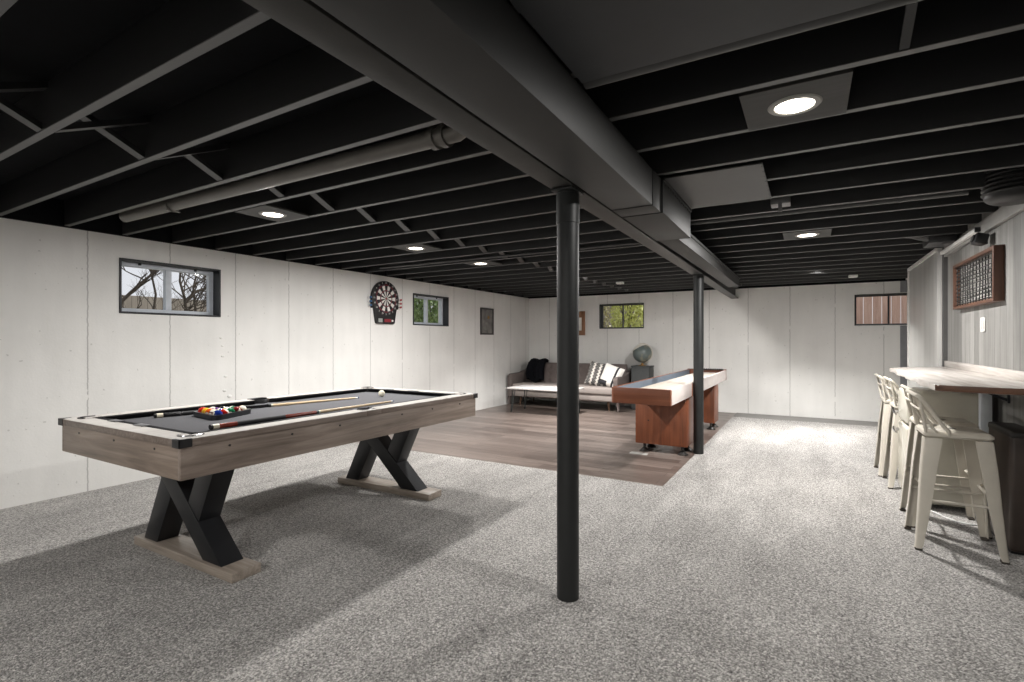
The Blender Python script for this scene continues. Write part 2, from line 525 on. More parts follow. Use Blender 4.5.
def post(x, y, label, z1=2.048):
    t = thing('support_post', label, 'post', (x, y, 0))
    B().cyl((0, 0, 0), (0, 0, z1-.012), .0555, seg=40).build('shaft', POST, t)
    B().box(-.06, .056, -.075, .075, z1-.012, z1, .002).build('top_plate', POST, t)
    B().lathe([(.0555, z1-.17), (.0585, z1-.168), (.0585, z1-.02), (.0555, z1-.018)], seg=40).build('collar', POST, t)
post(-1.05, 2.365, 'thick round black steel post nearest the camera, standing on the carpet')
post(-1.095, 6.14, 'round black steel post standing at the edge of the plank floor beside the shuffleboard table')

b = B().box(-.715, XR, .1, 1.735, ZJ-.012, ZJ-.001, .002, seg=1)
tag(b.build('ceiling_panel', PANEL, loc=(0, 0, 0)), 'large dark flat panel covering the joists at the top right, near the camera', 'ceiling panel')
b = B().box(-.725, -.212, 3.0, 3.78, ZJ-.010, ZJ-.001, .002, seg=1)
for i in range(8): b.cyl((-.22, 3.05+i*.1, ZJ-.012), (-.22, 3.05+i*.1, ZJ-.009), .005, seg=8)
tag(b.build('ceiling_panel', plain('grey_sheet_metal', (58, 58, 57), .45, .1, .12, 3, .08, 9)), 'small grey sheet metal panel under the joists beside the end of the air duct', 'ceiling panel')

PIPE = plain('grey_painted_pipe', (100, 97, 92), .35, .1, .1, 6)
t = thing('vent_pipe', 'long light grey pipe running between ceiling joists from left wall to steel beam', 'pipe', (-3, 1.925, 2.262))
B().cyl((-1.62, 0, 0), (1.50, 0, 0), .043, seg=24).build('tube', PIPE, t)
b = B()
for x in (1.44, 1.50): b.cyl((x, 0, 0), (x+.03, 0, 0), .055, seg=24)
b.tube([(1.50, 0, 0), (1.58, 0, 0), (1.63, 0, .02), (1.66, 0, .07)], .043, 20)
b.build('elbow', PIPE, t)
B().box(-.93, -.91, -.05, .05, -.048, -.044).tube([(-.92, -.047*math.cos(a), -.047*math.sin(a)) for a in [i*PI/8 for i in range(9)]], .006, 6).build('strap', PIPE, t)
PIPED = plain('dark_painted_pipe', (70, 70, 70), .45, .1)
b = B().cyl((-.72, 0, 0), (XR, 0, 0), .032, seg=20)
tag(b.build('gas_pipe', PIPED, loc=(0, 1.78, 2.262)), 'dark pipe hung along the far edge of the large ceiling panel', 'pipe')
b = B().cyl((-.96, 0, 0), (.90, 0, 0), .022, seg=20)
tag(b.build('gas_pipe', PIPED, loc=(0, 4.385, 2.268)), 'dark pipe between the joists in front of the small round lamp on the right', 'pipe')
b = B().cyl((-1.75, 0, 0), (1.8, 0, 0), .012, seg=12)
tag(b.build('gas_pipe', PIPED, loc=(-3, 4.80, 2.225)), 'thin dark pipe under joists left of the beam', 'pipe')
# hanger bracket and boxes
GALV = plain('grey_junction_metal', (118, 118, 118), .4, .3)
b = B().box(-.06, .06, -.06, .06, 0, .05, .003).box(-.012, .012, -.08, -.07, -.06, .05)
tag(b.build('junction_box', GALV, loc=(-.17, 4.02, 2.235)), 'grey metal junction box among the joists right of the duct end', 'junction box')
WHITEP = plain('white_plastic', (226, 226, 224), .4)
for x, y, lab in ((.55, yr[19], 'small white junction box under far joists near right window'), (-2.62, yl[19], 'small white junction box under far joists above the globe window')):
    t = thing('junction_box', lab, 'junction box', (x, y, ZJ-.035))
    B().box(-.055, .055, -.045, .045, 0, .034, .006).build('body', WHITEP, t)
    B().cyl((0, 0, -.004), (0, 0, .001), .02, seg=16).build('cover', WHITEP, t)

# ------------------------------------------------------------------ ceiling lamps
LENS = emit('lamp_lens', (1, .93, .82), 9)
RING = plain('lamp_trim', (150, 148, 142), .4)
LW = 95
def downlight(x, y, label, w=LW, board=True):
    t = thing('ceiling_light', label, 'ceiling light', (x, y, ZJ), group='recessed ceiling lights')
    if board: B().box(-.185, .185, -.188, .188, -.001, .012, .001, seg=1).build('mounting_board', LAMPBOARD, t, smooth=False)
    B().lathe([(.070, -.003), (.074, -.008), (.092, -.006), (.098, 0), (.07, .0)], seg=40).build('trim_ring', RING, t)
    B().lathe([(.0, -.005), (.071, -.004), (.071, .0), (0, .0)], seg=40).build('lens', LENS, t)
    ld = bpy.data.lights.new('lamp', 'AREA'); ld.shape = 'DISK'; ld.size = .13; ld.energy = w; ld.color = (1, .975, .945)
    lo = bpy.data.objects.new('lamp', ld); C.objects.link(lo); lo.parent = t; lo.location = (0, 0, -.0095)
downlight(-.05, 2.345, 'round ceiling lamp on a square board at upper right, nearest the camera', 15)
downlight(-.015, 5.27, 'round ceiling lamp at the right, halfway to the back wall', 88)
downlight(-3.47, 2.4, 'round ceiling lamp above the pool table beside the grey pipe', 31)
downlight(-3.47, 4.01, 'round ceiling lamp in the middle of the left row of three', 32)
downlight(-3.47, 5.20, 'round ceiling lamp farthest from the camera in the left row', 60)
downlight(-1.33, 7.4, 'added fill lamp tucked behind the steel beam near the back wall', 52, board=False)  # fill lamp added to brighten the back wall, hidden by the beam
for x, y in ((-2.9, -1.3), (-.5, -1.3)):  # unseen fill lamps added behind the camera
    downlight(x, y, 'added fill lamp overhead behind the camera', 42, board=False)

# fill lamps added deep between the joists, out of view
def bay_fill_lamp(x, y, w, label):
    t = thing('added_fill_lamp', label, 'ceiling light', (x, y, TOP-.002))
    B().lathe([(0, 0), (.07, 0), (.07, -.02), (.055, -.035), (0, -.035)], seg=28).build('base', WHITEP, t)
    B().lathe([(.05, -.035), (.05, -.05), (0, -.052)], seg=28).build('lens', LENS, t)
    ld = bpy.data.lights.new('lamp', 'AREA'); ld.shape = 'DISK'; ld.size = .1; ld.energy = w; ld.color = (1, .975, .945); ld.spread = math.radians(102)
    lo = bpy.data.objects.new('lamp', ld); C.objects.link(lo); lo.parent = t; lo.location = (0, 0, -.055)
bay_fill_lamp(-3.47, yl[18]+SPL/2, 50, 'added fill lamp deep between the joists above the sofa')
bay_fill_lamp(.1, yr[17]+SP/2, 44, 'added fill lamp deep between the joists above the far carpet')

# ------------------------------------------------------------------ pool table
PX, PY = -3.175, 2.485
HA, HB = .665, 1.225
t = thing('pool_table', 'pool table in grey wood with black cloth and black cross-shaped legs', 'pool table', (PX, PY, 0))
ZT = .83
# apron
b = B()
b.box(HA-.035, HA-.012, -HB+.012, HB-.012, .638, ZT-.034, .002, mi=0)
b.box(-HA+.012, -HA+.035, -HB+.012, HB-.012, .638, ZT-.034, .002, mi=0)
b.box(-HA+.035, HA-.035, -HB+.012, -HB+.035, .638, ZT-.034, .002, mi=1)
b.box(-HA+.035, HA-.035, HB-.035, HB-.012, .638, ZT-.034, .002, mi=1)
b.box(-HA+.035, HA-.035, -HB+.035, HB-.035, .646, .666, mi=0)
b.build('apron', [OAK, OAKX], t)
RW = .115
CAP = .100
for sx in (-1, 1):
    for sy in (-1, 1):
        b = B()
        y0, y1 = (.065, HB-CAP)
        b.box(*sorted((sx*(HA-RW), sx*HA)), *sorted((sy*y0, sy*y1)), ZT-.034, ZT, .003)
        # top skin with the painted-in sheen
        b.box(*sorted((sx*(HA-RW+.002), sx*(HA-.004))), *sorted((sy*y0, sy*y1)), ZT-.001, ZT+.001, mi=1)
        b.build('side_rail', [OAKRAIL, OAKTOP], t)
for sy in (-1, 1):
    b = B()
    b.box(-HA+CAP, HA-CAP, *sorted((sy*(HB-RW), sy*HB)), ZT-.034, ZT, .003)
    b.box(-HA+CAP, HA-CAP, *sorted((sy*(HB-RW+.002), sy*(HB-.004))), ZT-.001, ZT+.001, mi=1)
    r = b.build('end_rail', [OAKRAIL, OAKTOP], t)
    for x in (-.26, .04):
        B().box(x-.05, x+.05, *sorted((sy*(HB-RW-.03), sy*(HB-RW+.012))), ZT, ZT+.006, .001).build('rail_marker', GREYINLAY, r)
for sx in (-1, 1):
    for sy in (-1, 1):
        b = B()
        # wooden corner with an arc bite for the pocket, black metal edge cap
        arc = [(-CAP-.005+.056*math.cos(a), -CAP-.005+.056*math.sin(a)) for a in [PI*.5-.1+i*(-PI*.5+.2)/8 for i in range(9)]]
        poly = [(0, 0), (-CAP, 0)] + arc + [(0, -CAP)]
        pl = [(sx*(HA+u), sy*(HB+v)) for u, v in poly]
        b.prism(pl, 'z', ZT-.034, ZT, bev=.002)
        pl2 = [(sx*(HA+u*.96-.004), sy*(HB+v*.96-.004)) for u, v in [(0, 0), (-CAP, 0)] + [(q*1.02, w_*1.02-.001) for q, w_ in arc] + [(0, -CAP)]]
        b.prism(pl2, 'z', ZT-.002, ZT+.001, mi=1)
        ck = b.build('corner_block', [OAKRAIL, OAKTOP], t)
        K = .058
        b = B()
        b.box(*sorted((sx*(HA-K), sx*(HA+.0025))), *sorted((sy*(HB-.001), sy*(HB+.0025))), ZT-.037, ZT+.0015)
        b.box(*sorted((sx*(HA-.001), sx*(HA+.0025))), *sorted((sy*(HB-K), sy*(HB+.0025))), ZT-.037, ZT+.0015)
        b.box(*sorted((sx*(HA-K), sx*(HA+.0025))), *sorted((sy*(HB-.014), sy*(HB+.0025))), ZT+.0005, ZT+.002)
        b.box(*sorted((sx*(HA-.014), sx*(HA+.0025))), *sorted((sy*(HB-K), sy*(HB+.0025))), ZT+.0005, ZT+.002)
        b.build('corner_cap', BLKPLASTIC, ck)
        b = B()
        c = Vector((sx*(HA-CAP-.012), sy*(HB-CAP-.012), 0))
        b.lathe([(.054, ZT+.002), (.057, ZT-.004), (.054, ZT-.05), (.045, ZT-.12), (0, ZT-.13)], c, 24)
        pk = b.build('pocket', LEATHER, t)
        ring = [(c.x+.056*math.cos(a), c.y+.056*math.sin(a), ZT+.002) for a in [math.atan2(-sy, -sx)+PI*.5+i*PI/14 for i in range(15)]]
        B().tube(ring, .004, 8).build('pocket_rim', CHROME if (sx, sy) == (1, -1) else LEATHER, pk)
for sx in (-1, 1):
    c = Vector((sx*(HA-.092), 0, 0))
    b = B().lathe([(.05, ZT+.002), (.053, ZT-.004), (.05, ZT-.05), (.04, ZT-.12), (0, ZT-.13)], c, 24)
    pk = b.build('pocket', LEATHER, t)
    ring = [(c.x+.053*math.cos(a), c.y+.053*math.sin(a), ZT+.002) for a in [(-PI/2 if sx > 0 else PI/2)+i*PI/14 for i in range(15)]]
    B().tube(ring, .007 if sx < 0 else .004, 8).build('pocket_rim', LEATHER if sx < 0 else GREYINLAY, pk)
    b = B().box(*sorted((sx*(HA-.04), sx*HA)), -.066, .066, ZT-.034, ZT, .002)
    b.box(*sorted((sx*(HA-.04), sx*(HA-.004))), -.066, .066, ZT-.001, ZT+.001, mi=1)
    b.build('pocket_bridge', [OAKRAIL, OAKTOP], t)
    if sx < 0: B().box(-HA+.02, -HA+.045, -.068, .068, ZT-.01, ZT+.006, .004).build('pocket_casting', BLKPLASTIC, pk)
ZB = ZT-.03
B().box(-HA+.03, HA-.03, -HB+.03, HB-.03, ZB-.03, ZB).build('playing_surface', FELT, t)
# cushions: nose profile
def cushion(p0, p1, n):
    """from p0 to p1 along a rail, n = direction into the table"""
    b = B()
    p0, p1, n = Vector(p0), Vector(p1), Vector(n)
    d = (p1-p0).normalized()
    prof = [(0, ZT-.002), (.022, ZT+.002), (.045, ZT-.002), (.04, ZT-.012), (.015, ZB-.001), (0, ZB-.001)]
    V0 = [b.bm.verts.new(p0+n*u+d*u*.7+Vector((0, 0, z))) for u, z in prof]
    V1 = [b.bm.verts.new(p1+n*u-d*u*.7+Vector((0, 0, z))) for u, z in prof]
    b.bm.faces.new(V0); b.bm.faces.new(V1[::-1])
    for i in range(6): b.bm.faces.new((V0[i], V1[i], V1[(i+1) % 6], V0[(i+1) % 6]))
    return b.build('cushion', CUSHION, t)
e = HA-RW+.001; g = HB-RW+.001
for sx in (-1, 1):
    cushion((sx*e, .06, 0), (sx*e, HB-.135, 0), (-sx, 0, 0))
    cushion((sx*e, -HB+.135, 0), (sx*e, -.06, 0), (-sx, 0, 0))
for sy in (-1, 1):
    cushion((-HA+.135, sy*g, 0), (HA-.135, sy*g, 0), (0, -sy, 0))
# screw caps on the apron
for y in (-.98, -.62, -.28, .28, .62, .98):
    for sx in (-1, 1):
        B().cyl((sx*(HA-.013), y, .765), (sx*(HA-.009), y, .765), .006, seg=12).build('screw_cap', BLKPLASTIC, t)
for x in (-.42, 0, .42):
    B().cyl((x, -HB+.013, .765), (x, -HB+.009, .765), .006, seg=12).build('screw_cap', BLKPLASTIC, t)
# cross-shaped legs on foot boards
for sy in (-1, 1):
    yc = sy*.81
    b = B().box(-.53, .53, yc-.083, yc+.083, 0, .052, .003)
    ft = b.build('foot_board', OAKFOOT, t)
    ya, yb_ = yc-.065, yc+.065
    B().prism([(.216, .052), (.397, .052), (-.265, .648), (-.448, .648)], 'y', ya, yb_, bev=.003).build('leg', LEGBLACK, t)
    B().prism([(-.445, .052), (-.292, .052), (-.118, .38), (-.150, .405), (-.238, .462)], 'y', ya+.002, yb_-.002, bev=.003).build('leg', LEGBLACK, t)
    B().prism([(.208, .648), (.362, .648), (.172, .262), (.140, .285), (.062, .355)], 'y', ya+.002, yb_-.002, bev=.003).build('leg', LEGBLACK, t)

# balls, rack, cues
ZF = ZB+.0005
A_, B_, C_ = Vector((-3.485, 1.845)), Vector((-3.155, 1.80)), Vector((-3.28, 2.105))
cen = (A_+B_+C_)/3
ang = math.atan2((C_-cen).y, (C_-cen).x)
R3 = .2
tri = [Vector((math.cos(ang+i*2*PI/3), math.sin(ang+i*2*PI/3)))for i in range(3)]
def rounded_tri(R, r, n=6):
    out = []
    for i in range(3):
        a = ang+i*2*PI/3
        c = tri[i]*(R-2*r)
        for k in range(n+1):
            q = a-PI/3+k*(2*PI/3)/n
            out.append((c.x+r*math.cos(q), c.y+r*math.sin(q)))
    return out
RIN = .0572*4/math.sqrt(3)+2*.0295+.002
b = B()
o_, i_ = rounded_tri(RIN+.034, .040), rounded_tri(RIN, .029)
n = len(o_)
Vs = [[b.bm.verts.new((u, v, z)) for u, v in pl] for pl, z in ((o_, 0), (o_, .030), (i_, .030), (i_, 0))]
for a in range(4):
    for k in range(n):
        b.bm.faces.new((Vs[a][k], Vs[a][(k+1) % n], Vs[(a+1) % 4][(k+1) % n], Vs[(a+1) % 4][k]))
tag(b.build('ball_rack', plain('black_rack_plastic', (26, 28, 34), .3), loc=(cen.x, cen.y, ZF)), 'black triangular ball rack lying on the dark cloth, full of balls', 'ball rack')

def ballmat(name, col, stripe):
    k = NT(name)
    v = k.coord()
    x, y, z = k.sep(v)
    wh = lin((236, 230, 214))
    c = lin(col)
    base = (*c, 1)
    if stripe:
        m = k.math('GREATER_THAN', .0165, k.math('ABSOLUTE', z))
        base = k.mix(m, (*wh, 1), (*c, 1))
    dot = k.math('GREATER_THAN', k.math('ABSOLUTE', x), .0258)
    k.base(k.mix(dot, base, (*wh, 1))); k.set(Roughness=.08)
    return k.m
cols = [('yellow', (226, 178, 40)), ('blue', (28, 52, 130)), ('red', (196, 40, 28)), ('purple', (92, 44, 118)), ('orange', (222, 96, 30)), ('green', (22, 100, 66)), ('maroon', (112, 28, 30))]
BM = {}
for nme, c in cols:
    BM[nme, 0] = ballmat('ball_'+nme, c, False); BM[nme, 1] = ballmat('ball_striped_'+nme, c, True)
BM['black', 0] = ballmat('ball_black', (14, 14, 16), False)
BALLR = .0286
bb = B().sphere((0, 0, 0), BALLR, 32, 20)
ball0 = bb.build('pool_ball', BM['red', 0])
# rows from the apex C towards the edge A-B
order = [('orange', 1), ('yellow', 0), ('red', 0), ('green', 0), ('black', 0), ('purple', 1), ('orange', 0), ('maroon', 0), ('purple', 0), ('blue', 1), ('blue', 0), ('green', 1), ('red', 1), ('yellow', 1), ('maroon', 1)]
arr = []
apex = tri[0]*(.0572*4/math.sqrt(3))
dA, dB = (tri[1]-tri[0]).normalized()*.0572, (tri[2]-tri[0]).normalized()*.0572
spots = [apex+dA*(r-q)+dB*q for r in range(5) for q in range(r+1)]
# colours as seen: left corner red, then yellow, orange; blue in the middle of the near edge; right corner orange
assign = {}
slots = [('orange', 1), ('red', 0), ('black', 0), ('green', 0), ('yellow', 1), ('maroon', 0), ('orange', 0), ('blue', 1), ('purple', 0), ('purple', 1), ('blue', 0), ('maroon', 1), ('orange', 0), ('yellow', 0), ('red', 1)]
slots = [('orange', 1), ('green', 1), ('red', 0), ('purple', 1), ('maroon', 0), ('green', 0), ('purple', 0), ('black', 0), ('blue', 1), ('red', 1), ('maroon', 1), ('yellow', 1), ('orange', 0), ('yellow', 0), ('blue', 0)]
# dA leads to tri[1] ; find which corner is the left one (A)
leftfirst = (tri[1]+cen-A_).length < (tri[2]+cen-A_).length
rowpos = [(r, q) for r in range(5) for q in range(r+1)]
where = {0: 'at the right tip of the triangular rack'}
for (r, q), s, (nm, st) in zip(rowpos, spots, slots):
    # bottom row (r=4): from A (left) to B (near) : red, yellow, orange, striped maroon, blue
    if r == 4:
        qq = q if leftfirst else 4-q
        nm, st = [('red', 0), ('yellow', 0), ('orange', 0), ('maroon', 1), ('blue', 0)][qq]
    elif r == 3:
        qq = q if leftfirst else 3-q
        nm, st = [('purple', 1), ('purple', 0), ('blue', 1), ('red', 1)][qq]
    elif r == 2:
        qq = q if leftfirst else 2-q
        nm, st = [('black', 0), ('yellow', 1), ('green', 0)][qq]
    elif r == 1:
        qq = q if leftfirst else 1-q
        nm, st = [('green', 1), ('maroon', 0)][qq]
    else:
        nm, st = ('orange', 1)
    o = ball0 if not arr else ball0.copy()
    if arr:
        o.data = ball0.data.copy(); C.objects.link(o)
    arr.append(o)
    o.data.materials[0] = BM[nm, st]
    o.location = (cen.x+s.x, cen.y+s.y, ZF+BALLR)
    o.rotation_euler = (random.uniform(-.9, .9), random.uniform(-.9, .9), random.uniform(0, 6))
    tag(o, '%s pool ball in the black triangular rack' % (('white ball with %s stripe,' % nm) if st else 'solid '+nm), 'pool ball', 'pool balls in the rack')
o = ball0.copy(); o.data = ball0.data.copy(); C.objects.link(o)
o.data.materials[0] = plain('cue_ball_white', (232, 226, 206), .1)
o.location = (-3.247, 3.30, ZF+BALLR)
for q in ('group',):
    if q in o: del o[q]
tag(o, 'white cue ball alone near the far end of the pool table', 'pool ball')

MAPLE = wood('pale_maple_shaft', [(196, 168, 128), (214, 188, 150), (226, 204, 170)], 'x', 30, .3, .02)
def cue(butt, tip, label, wrapcol, mid):
    d = Vector(tip)-Vector(butt); Lc = 1.46
    t = thing('pool_cue', label, 'pool cue', (butt[0], butt[1], ZF+.0148), math.atan2(d.y, d.x))
    t.rotation_euler = (0, math.radians(.33), math.atan2(d.y, d.x))
    rb, rt = .0145, .0062
    rr = lambda s: rb+(rt-rb)*s/Lc
    seg = lambda a, c: B().cyl((a, 0, 0), (c, 0, 0), rr(a), rr(c), 20)
    seg(-.012, .0).build('bumper', BLKPLASTIC, t)
    seg(.0, .035).build('butt_cap', plain('ivory_cap', (216, 208, 186), .3), t)
    seg(.035, .14).build('butt_sleeve', wrapcol, t)
    seg(.14, .46).build('wrap', plain('black_linen_wrap', (26, 26, 28), .7), t)
    seg(.46, .70).build('forearm', mid, t)
    seg(.70, .72).build('joint', BLKPLASTIC, t)
    seg(.72, .735).build('joint_collar', plain('ivory_collar', (220, 214, 196), .3), t)
    seg(.735, 1.43).build('shaft', MAPLE, t)
    seg(1.43, 1.452).build('ferrule', WHITEP, t)
    seg(1.452, 1.46).build('tip', plain('blue_leather_tip', (60, 90, 140), .8), t)
REDW = plain('red_stained_wood', (120, 44, 28), .25, 0, .25, 30)
BLKL = plain('black_lacquer', (18, 18, 20), .2)
cue((-2.845, 1.60), (-2.885, 3.04), 'pool cue with dark red forearm lying nearest the near side rail', REDW, REDW)
cue((-3.585, 1.665), (-3.31, 3.16), 'pool cue with black butt lying farther back, behind the ball rack', BLKL, BLKL)

# ------------------------------------------------------------------ shuffleboard table
MAHOG = wood('reddish_brown_veneer', [(84, 44, 26), (112, 62, 38), (134, 78, 50)], 'z', 22, .4, .06)
MAHOGX = wood('reddish_brown_veneer_rail', [(84, 44, 26), (110, 60, 36), (134, 78, 50)], 'x', 22, .4, .06)
PALE = wood('pale_maple_board', [(196, 184, 170), (212, 202, 190), (224, 216, 206)], 'y', 18, .22, .03)
PALESIDE = plain('pale_side_face', (206, 196, 192), .25, 0, .04)  # right side panel, paler than the brown veneer panels
GUTTER = plain('blue_grey_gutter', (112, 122, 134), .5)
SX0, SX1, SY0, SY1, SZ = -1.76, -1.155, 5.04, 8.92, .82
t = thing('shuffleboard_table', 'long reddish brown shuffleboard table standing on the plank floor', 'shuffleboard table', ((SX0+SX1)/2, (SY0+SY1)/2, -.004))
hw, hl = (SX1-SX0)/2, (SY1-SY0)/2
b = B()
poly = [(-hw, -hl+.03), (-hw+.03, -hl), (hw-.004, -hl), (hw, -hl+.004), (hw, -hl+.03), (-hw, -hl+.03)]
b.prism([(-hw, -hl+.045), (-hw+.004, -hl+.02), (-hw+.016, -hl+.006), (-hw+.035, -hl), (hw-.006, -hl), (hw, -hl+.006), (hw, -hl+.045)], 'z', .662, SZ, bev=.002)
b.build('end_panel', MAHOGX, t)
B().box(-hw, hw, hl-.045, hl, .662, SZ+.012, .004).build('end_panel', MAHOGX, t)
B().box(-hw, -hw+.03, -hl+.045, hl-.045, .662, SZ, .003).build('side_panel', MAHOGX, t)
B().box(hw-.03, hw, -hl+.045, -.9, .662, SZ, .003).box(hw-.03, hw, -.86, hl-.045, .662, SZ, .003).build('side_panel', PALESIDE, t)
B().box(hw-.032, hw+.003, -.9, -.86, .655, SZ-.01, .002).build('side_strip', MAHOG, t)
B().box(-hw+.03, hw-.03, -hl+.045, hl-.045, .67, .70).build('gutter', GUTTER, t)
B().box(-hw+.029, -hw+.034, -hl+.045, hl-.045, .70, SZ-.004).build('gutter_lining', GUTTER, t)
B().box(-.13, hw-.032, -hl+.05, hl-.16, .70, SZ-.035, .003).build('playing_board', PALE, t)
for yc in (-.98, 1.22):
    y0 = yc-.06 if yc < 0 else yc-.32
    b = B().box(-hw-.01, hw-.03, y0, y0+.38, .095, .664, .004)
    pd = b.build('pedestal', MAHOG, t)
    for sx in (-1, 1):
        for sy in (-1, 1):
            fx, fy = sx*(hw-.085), y0+.19+sy*.14
            b = B().lathe([(0, 0), (.062, 0), (.062, .008), (.03, .03), (.018, .045), (.016, .097), (0, .097)], (fx, fy, 0), 20)
            f = b.build('leveling_foot', plain('dark_foot_metal', (46, 44, 42), .4, .3), pd)
    if yc < 0:
        B().cyl((-.16, y0-.004, .37), (-.16, y0+.002, .37), .008, seg=10).build('screw_cap', BLKPLASTIC, pd)
B().box(hw-.075, hw-.04, -.98-.1, -.98+.4, .6, .66).build('bracket', MAHOG, t)
# end scoreboard rail with beads
b = B().tube([(-hw+.035, hl-.075, SZ+.01), (hw-.035, hl-.075, SZ+.01)], .005, 8)
for i in range(12): b.sphere((-.13+i*.034, hl-.075, SZ+.01), .016, 12, 8)
b.build('score_beads', BLKPLASTIC, t)
PUCK = plain('dark_puck', (36, 34, 36), .3, .3)
pk0 = None
for i in range(2):
    o = None
    t2 = thing('shuffleboard_puck', 'dark puck lying %s in the far gutter of shuffleboard table' % ('left' if i == 0 else 'right'), 'puck', (SX0+.2+i*.2, SY1-.11, .6965))
    B().lathe([(0, 0), (.029, 0), (.029, .018), (.02, .022), (0, .02)], seg=20).build('body', PUCK, t2)
    B().lathe([(0, .02), (.018, .021), (.016, .028), (0, .03)], seg=20).build('cap', BLKPLASTIC, t2)
# floor plates beneath the near feet
b = B().box(-.10, .10, -.05, .05, 0, .006, .002)
tag(b.build('floor_shim', plain('grey_shim', (168, 166, 162), .5), loc=(-1.69, 5.80, -.004)), 'flat grey shim under the left near foot of the shuffleboard table', 'shim')

# ------------------------------------------------------------------ coffee table
t = thing('coffee_table', 'low white coffee table on dark legs in front of the sofa', 'coffee table', (-4.12, 8.27, -.004))
B().box(-.62, .62, -.33, .33, .425, .455, .006).build('tabletop', plain('white_table_top', (226, 222, 220), .25), t)
LEGD = plain('dark_grey_metal', (58, 62, 62), .4, .4)
for sx in (-1, 1):
    for sy in (-1, 1):
        b = B()
        x, y = sx*.55, sy*.27
        b.tube([(x-.04*sx, y, .425), (x+.01*sx, y, .012), (x+.015*sx, y-.012*sy, .004), (x+.01*sx, y-.03*sy, .012), (x-.03*sx, y-.09*sy, .425)], .008, 8)
        b.box(min(x-.06*sx, x+.0), max(x-.06*sx, x+.0), min(y, y-.1*sy), max(y, y-.1*sy), .419, .425)
        b.build('leg', LEGD, t)

# ------------------------------------------------------------------ sofa
SOFA = plain('grey_brown_sofa_fabric', (108, 99, 96), .95, 0, .08, 40, .25, 300, .2)
SOFAL = plain('lit_sofa_seat_fabric', (150, 141, 136), .95, 0, .06, 40, .25, 300, .2)  # paler copy of the sofa fabric, sunlight on the seat painted in
LEGW = wood('sofa_leg_wood', [(84, 62, 46), (104, 78, 60), (120, 94, 74)], 'z', 20)
sx0, sx1 = -5.30, -2.97
t = thing('sofa', 'grey tufted sofa with slim rounded arms against the back wall', 'sofa', ((sx0+sx1)/2, 9.36, -.004))
sw = (sx1-sx0)/2
B().box(-sw+.10, sw-.10, -.42, .36, .175, .30, .03, seg=3).build('base', SOFAL, t)
for s in (-1, 1):
    x0, x1 = (-sw+.105, -.004) if s < 0 else (.004, sw-.105)
    B().box(x0, x1, -.45, .2, .30, .435, .04, seg=4).build('seat_cushion', SOFAL, t)
for s in (-1, 1):
    x0, x1 = (-sw+.08, -.004) if s < 0 else (.004, sw-.08)
    b = B()
    NX, NZ = 60, 24
    def front(u, v, x0=x0, x1=x1):
        x = x0+(x1-x0)*u; z = .40+.44*v
        e_ = min(u, 1-u)*(x1-x0); ez = min(v, 1-v)*.44
        puff = .03*(1-math.exp(-e_/.04))*(1-math.exp(-ez/.04))
        d = 0
        for i in range(5):
            for j in range(3):
                bx_, bz = x0+(x1-x0)*(i+.5+(.0))/5, .40+.44*(j+.6)/3.2
                r2 = (x-bx_)**2+(z-bz)**2
                d += .028*math.exp(-r2/.0016)
        return (x, .19+.11*v-puff+d*.9, z)
    b.grid(front, NX, NZ)
    b.box(x0, x1, .295, .37, .38, .842, .02, seg=3)
    b.box(x0, x1, .21, .33, .39, .50, .01)
    b.grid(lambda u, v, x0=x0, x1=x1: (x0+(x1-x0)*u, .30+.03*v, .84), 2, 1)
    bk = b.build('backrest', SOFA, t, ang=60)
    for i in range(5):
        for j in range(3):
            bx_, bz = x0+(x1-x0)*(i+.5)/5, .40+.44*(j+.6)/3.2
            B().sphere((bx_, .19+.11*(j+.6)/3.2-.002, bz), .012, 10, 6, sc=(1, .5, 1)).build('button', SOFA, bk)
for s in (-1, 1):
    b = B()
    # slim arm, rounded top front, flaring out to the floor at the outside
    xo = s*(sw-.10)
    def prof(o):
        pts = [(-.46, .18), (-.46, .56)]
        pts += [(-.40+.06*math.cos(a), .57+.06*math.sin(a)) for a in [PI-i*PI/2/6 for i in range(7)]]
        pts += [(.0, .64), (.3, .70), (.36, .72), (.36, .18)]
        return pts
    b.prism(prof(0), 'x', min(xo, xo+s*.09), max(xo, xo+s*.09), bev=.02)
    b.build('armrest', SOFA, t)
    b = B()
    b.prism([(xo+s*.02, .30), (xo+s*.088, .30), (xo+s*.098, .02), (xo+s*.085, .02)], 'y', -.43, -.36)
    b.build('arm_skirt', SOFA, t)
for sx in (-1, 1):
    for y in (-.30, .28):
        b = B().cyl((sx*(sw-.22), y, 0), (sx*(sw-.24), y, .18), .014, .026, 14)
        b.build('leg', LEGW, t)
def cushion_mesh(w, h, th, n=18):
    b = B()
    for sg in (-1, 1):
        def f(u, v, sg=sg):
            a, c = 2*u-1, 2*v-1
            k = max(0, (1-a**4)*(1-c**4))**.6
            pin = 1-.06*(1-abs(a))*abs(c)**3-.0
            return (a*w/2*(1-.07*(1-c*c)*abs(a)**6*0-.05*abs(a)*(1-abs(c))), sg*th/2*k, c*h/2*(1-.05*abs(c)*(1-abs(a))))
        b.grid(f, n, n)
    bmesh.ops.remove_doubles(b.bm, verts=b.bm.verts[:], dist=1e-4)
    return b
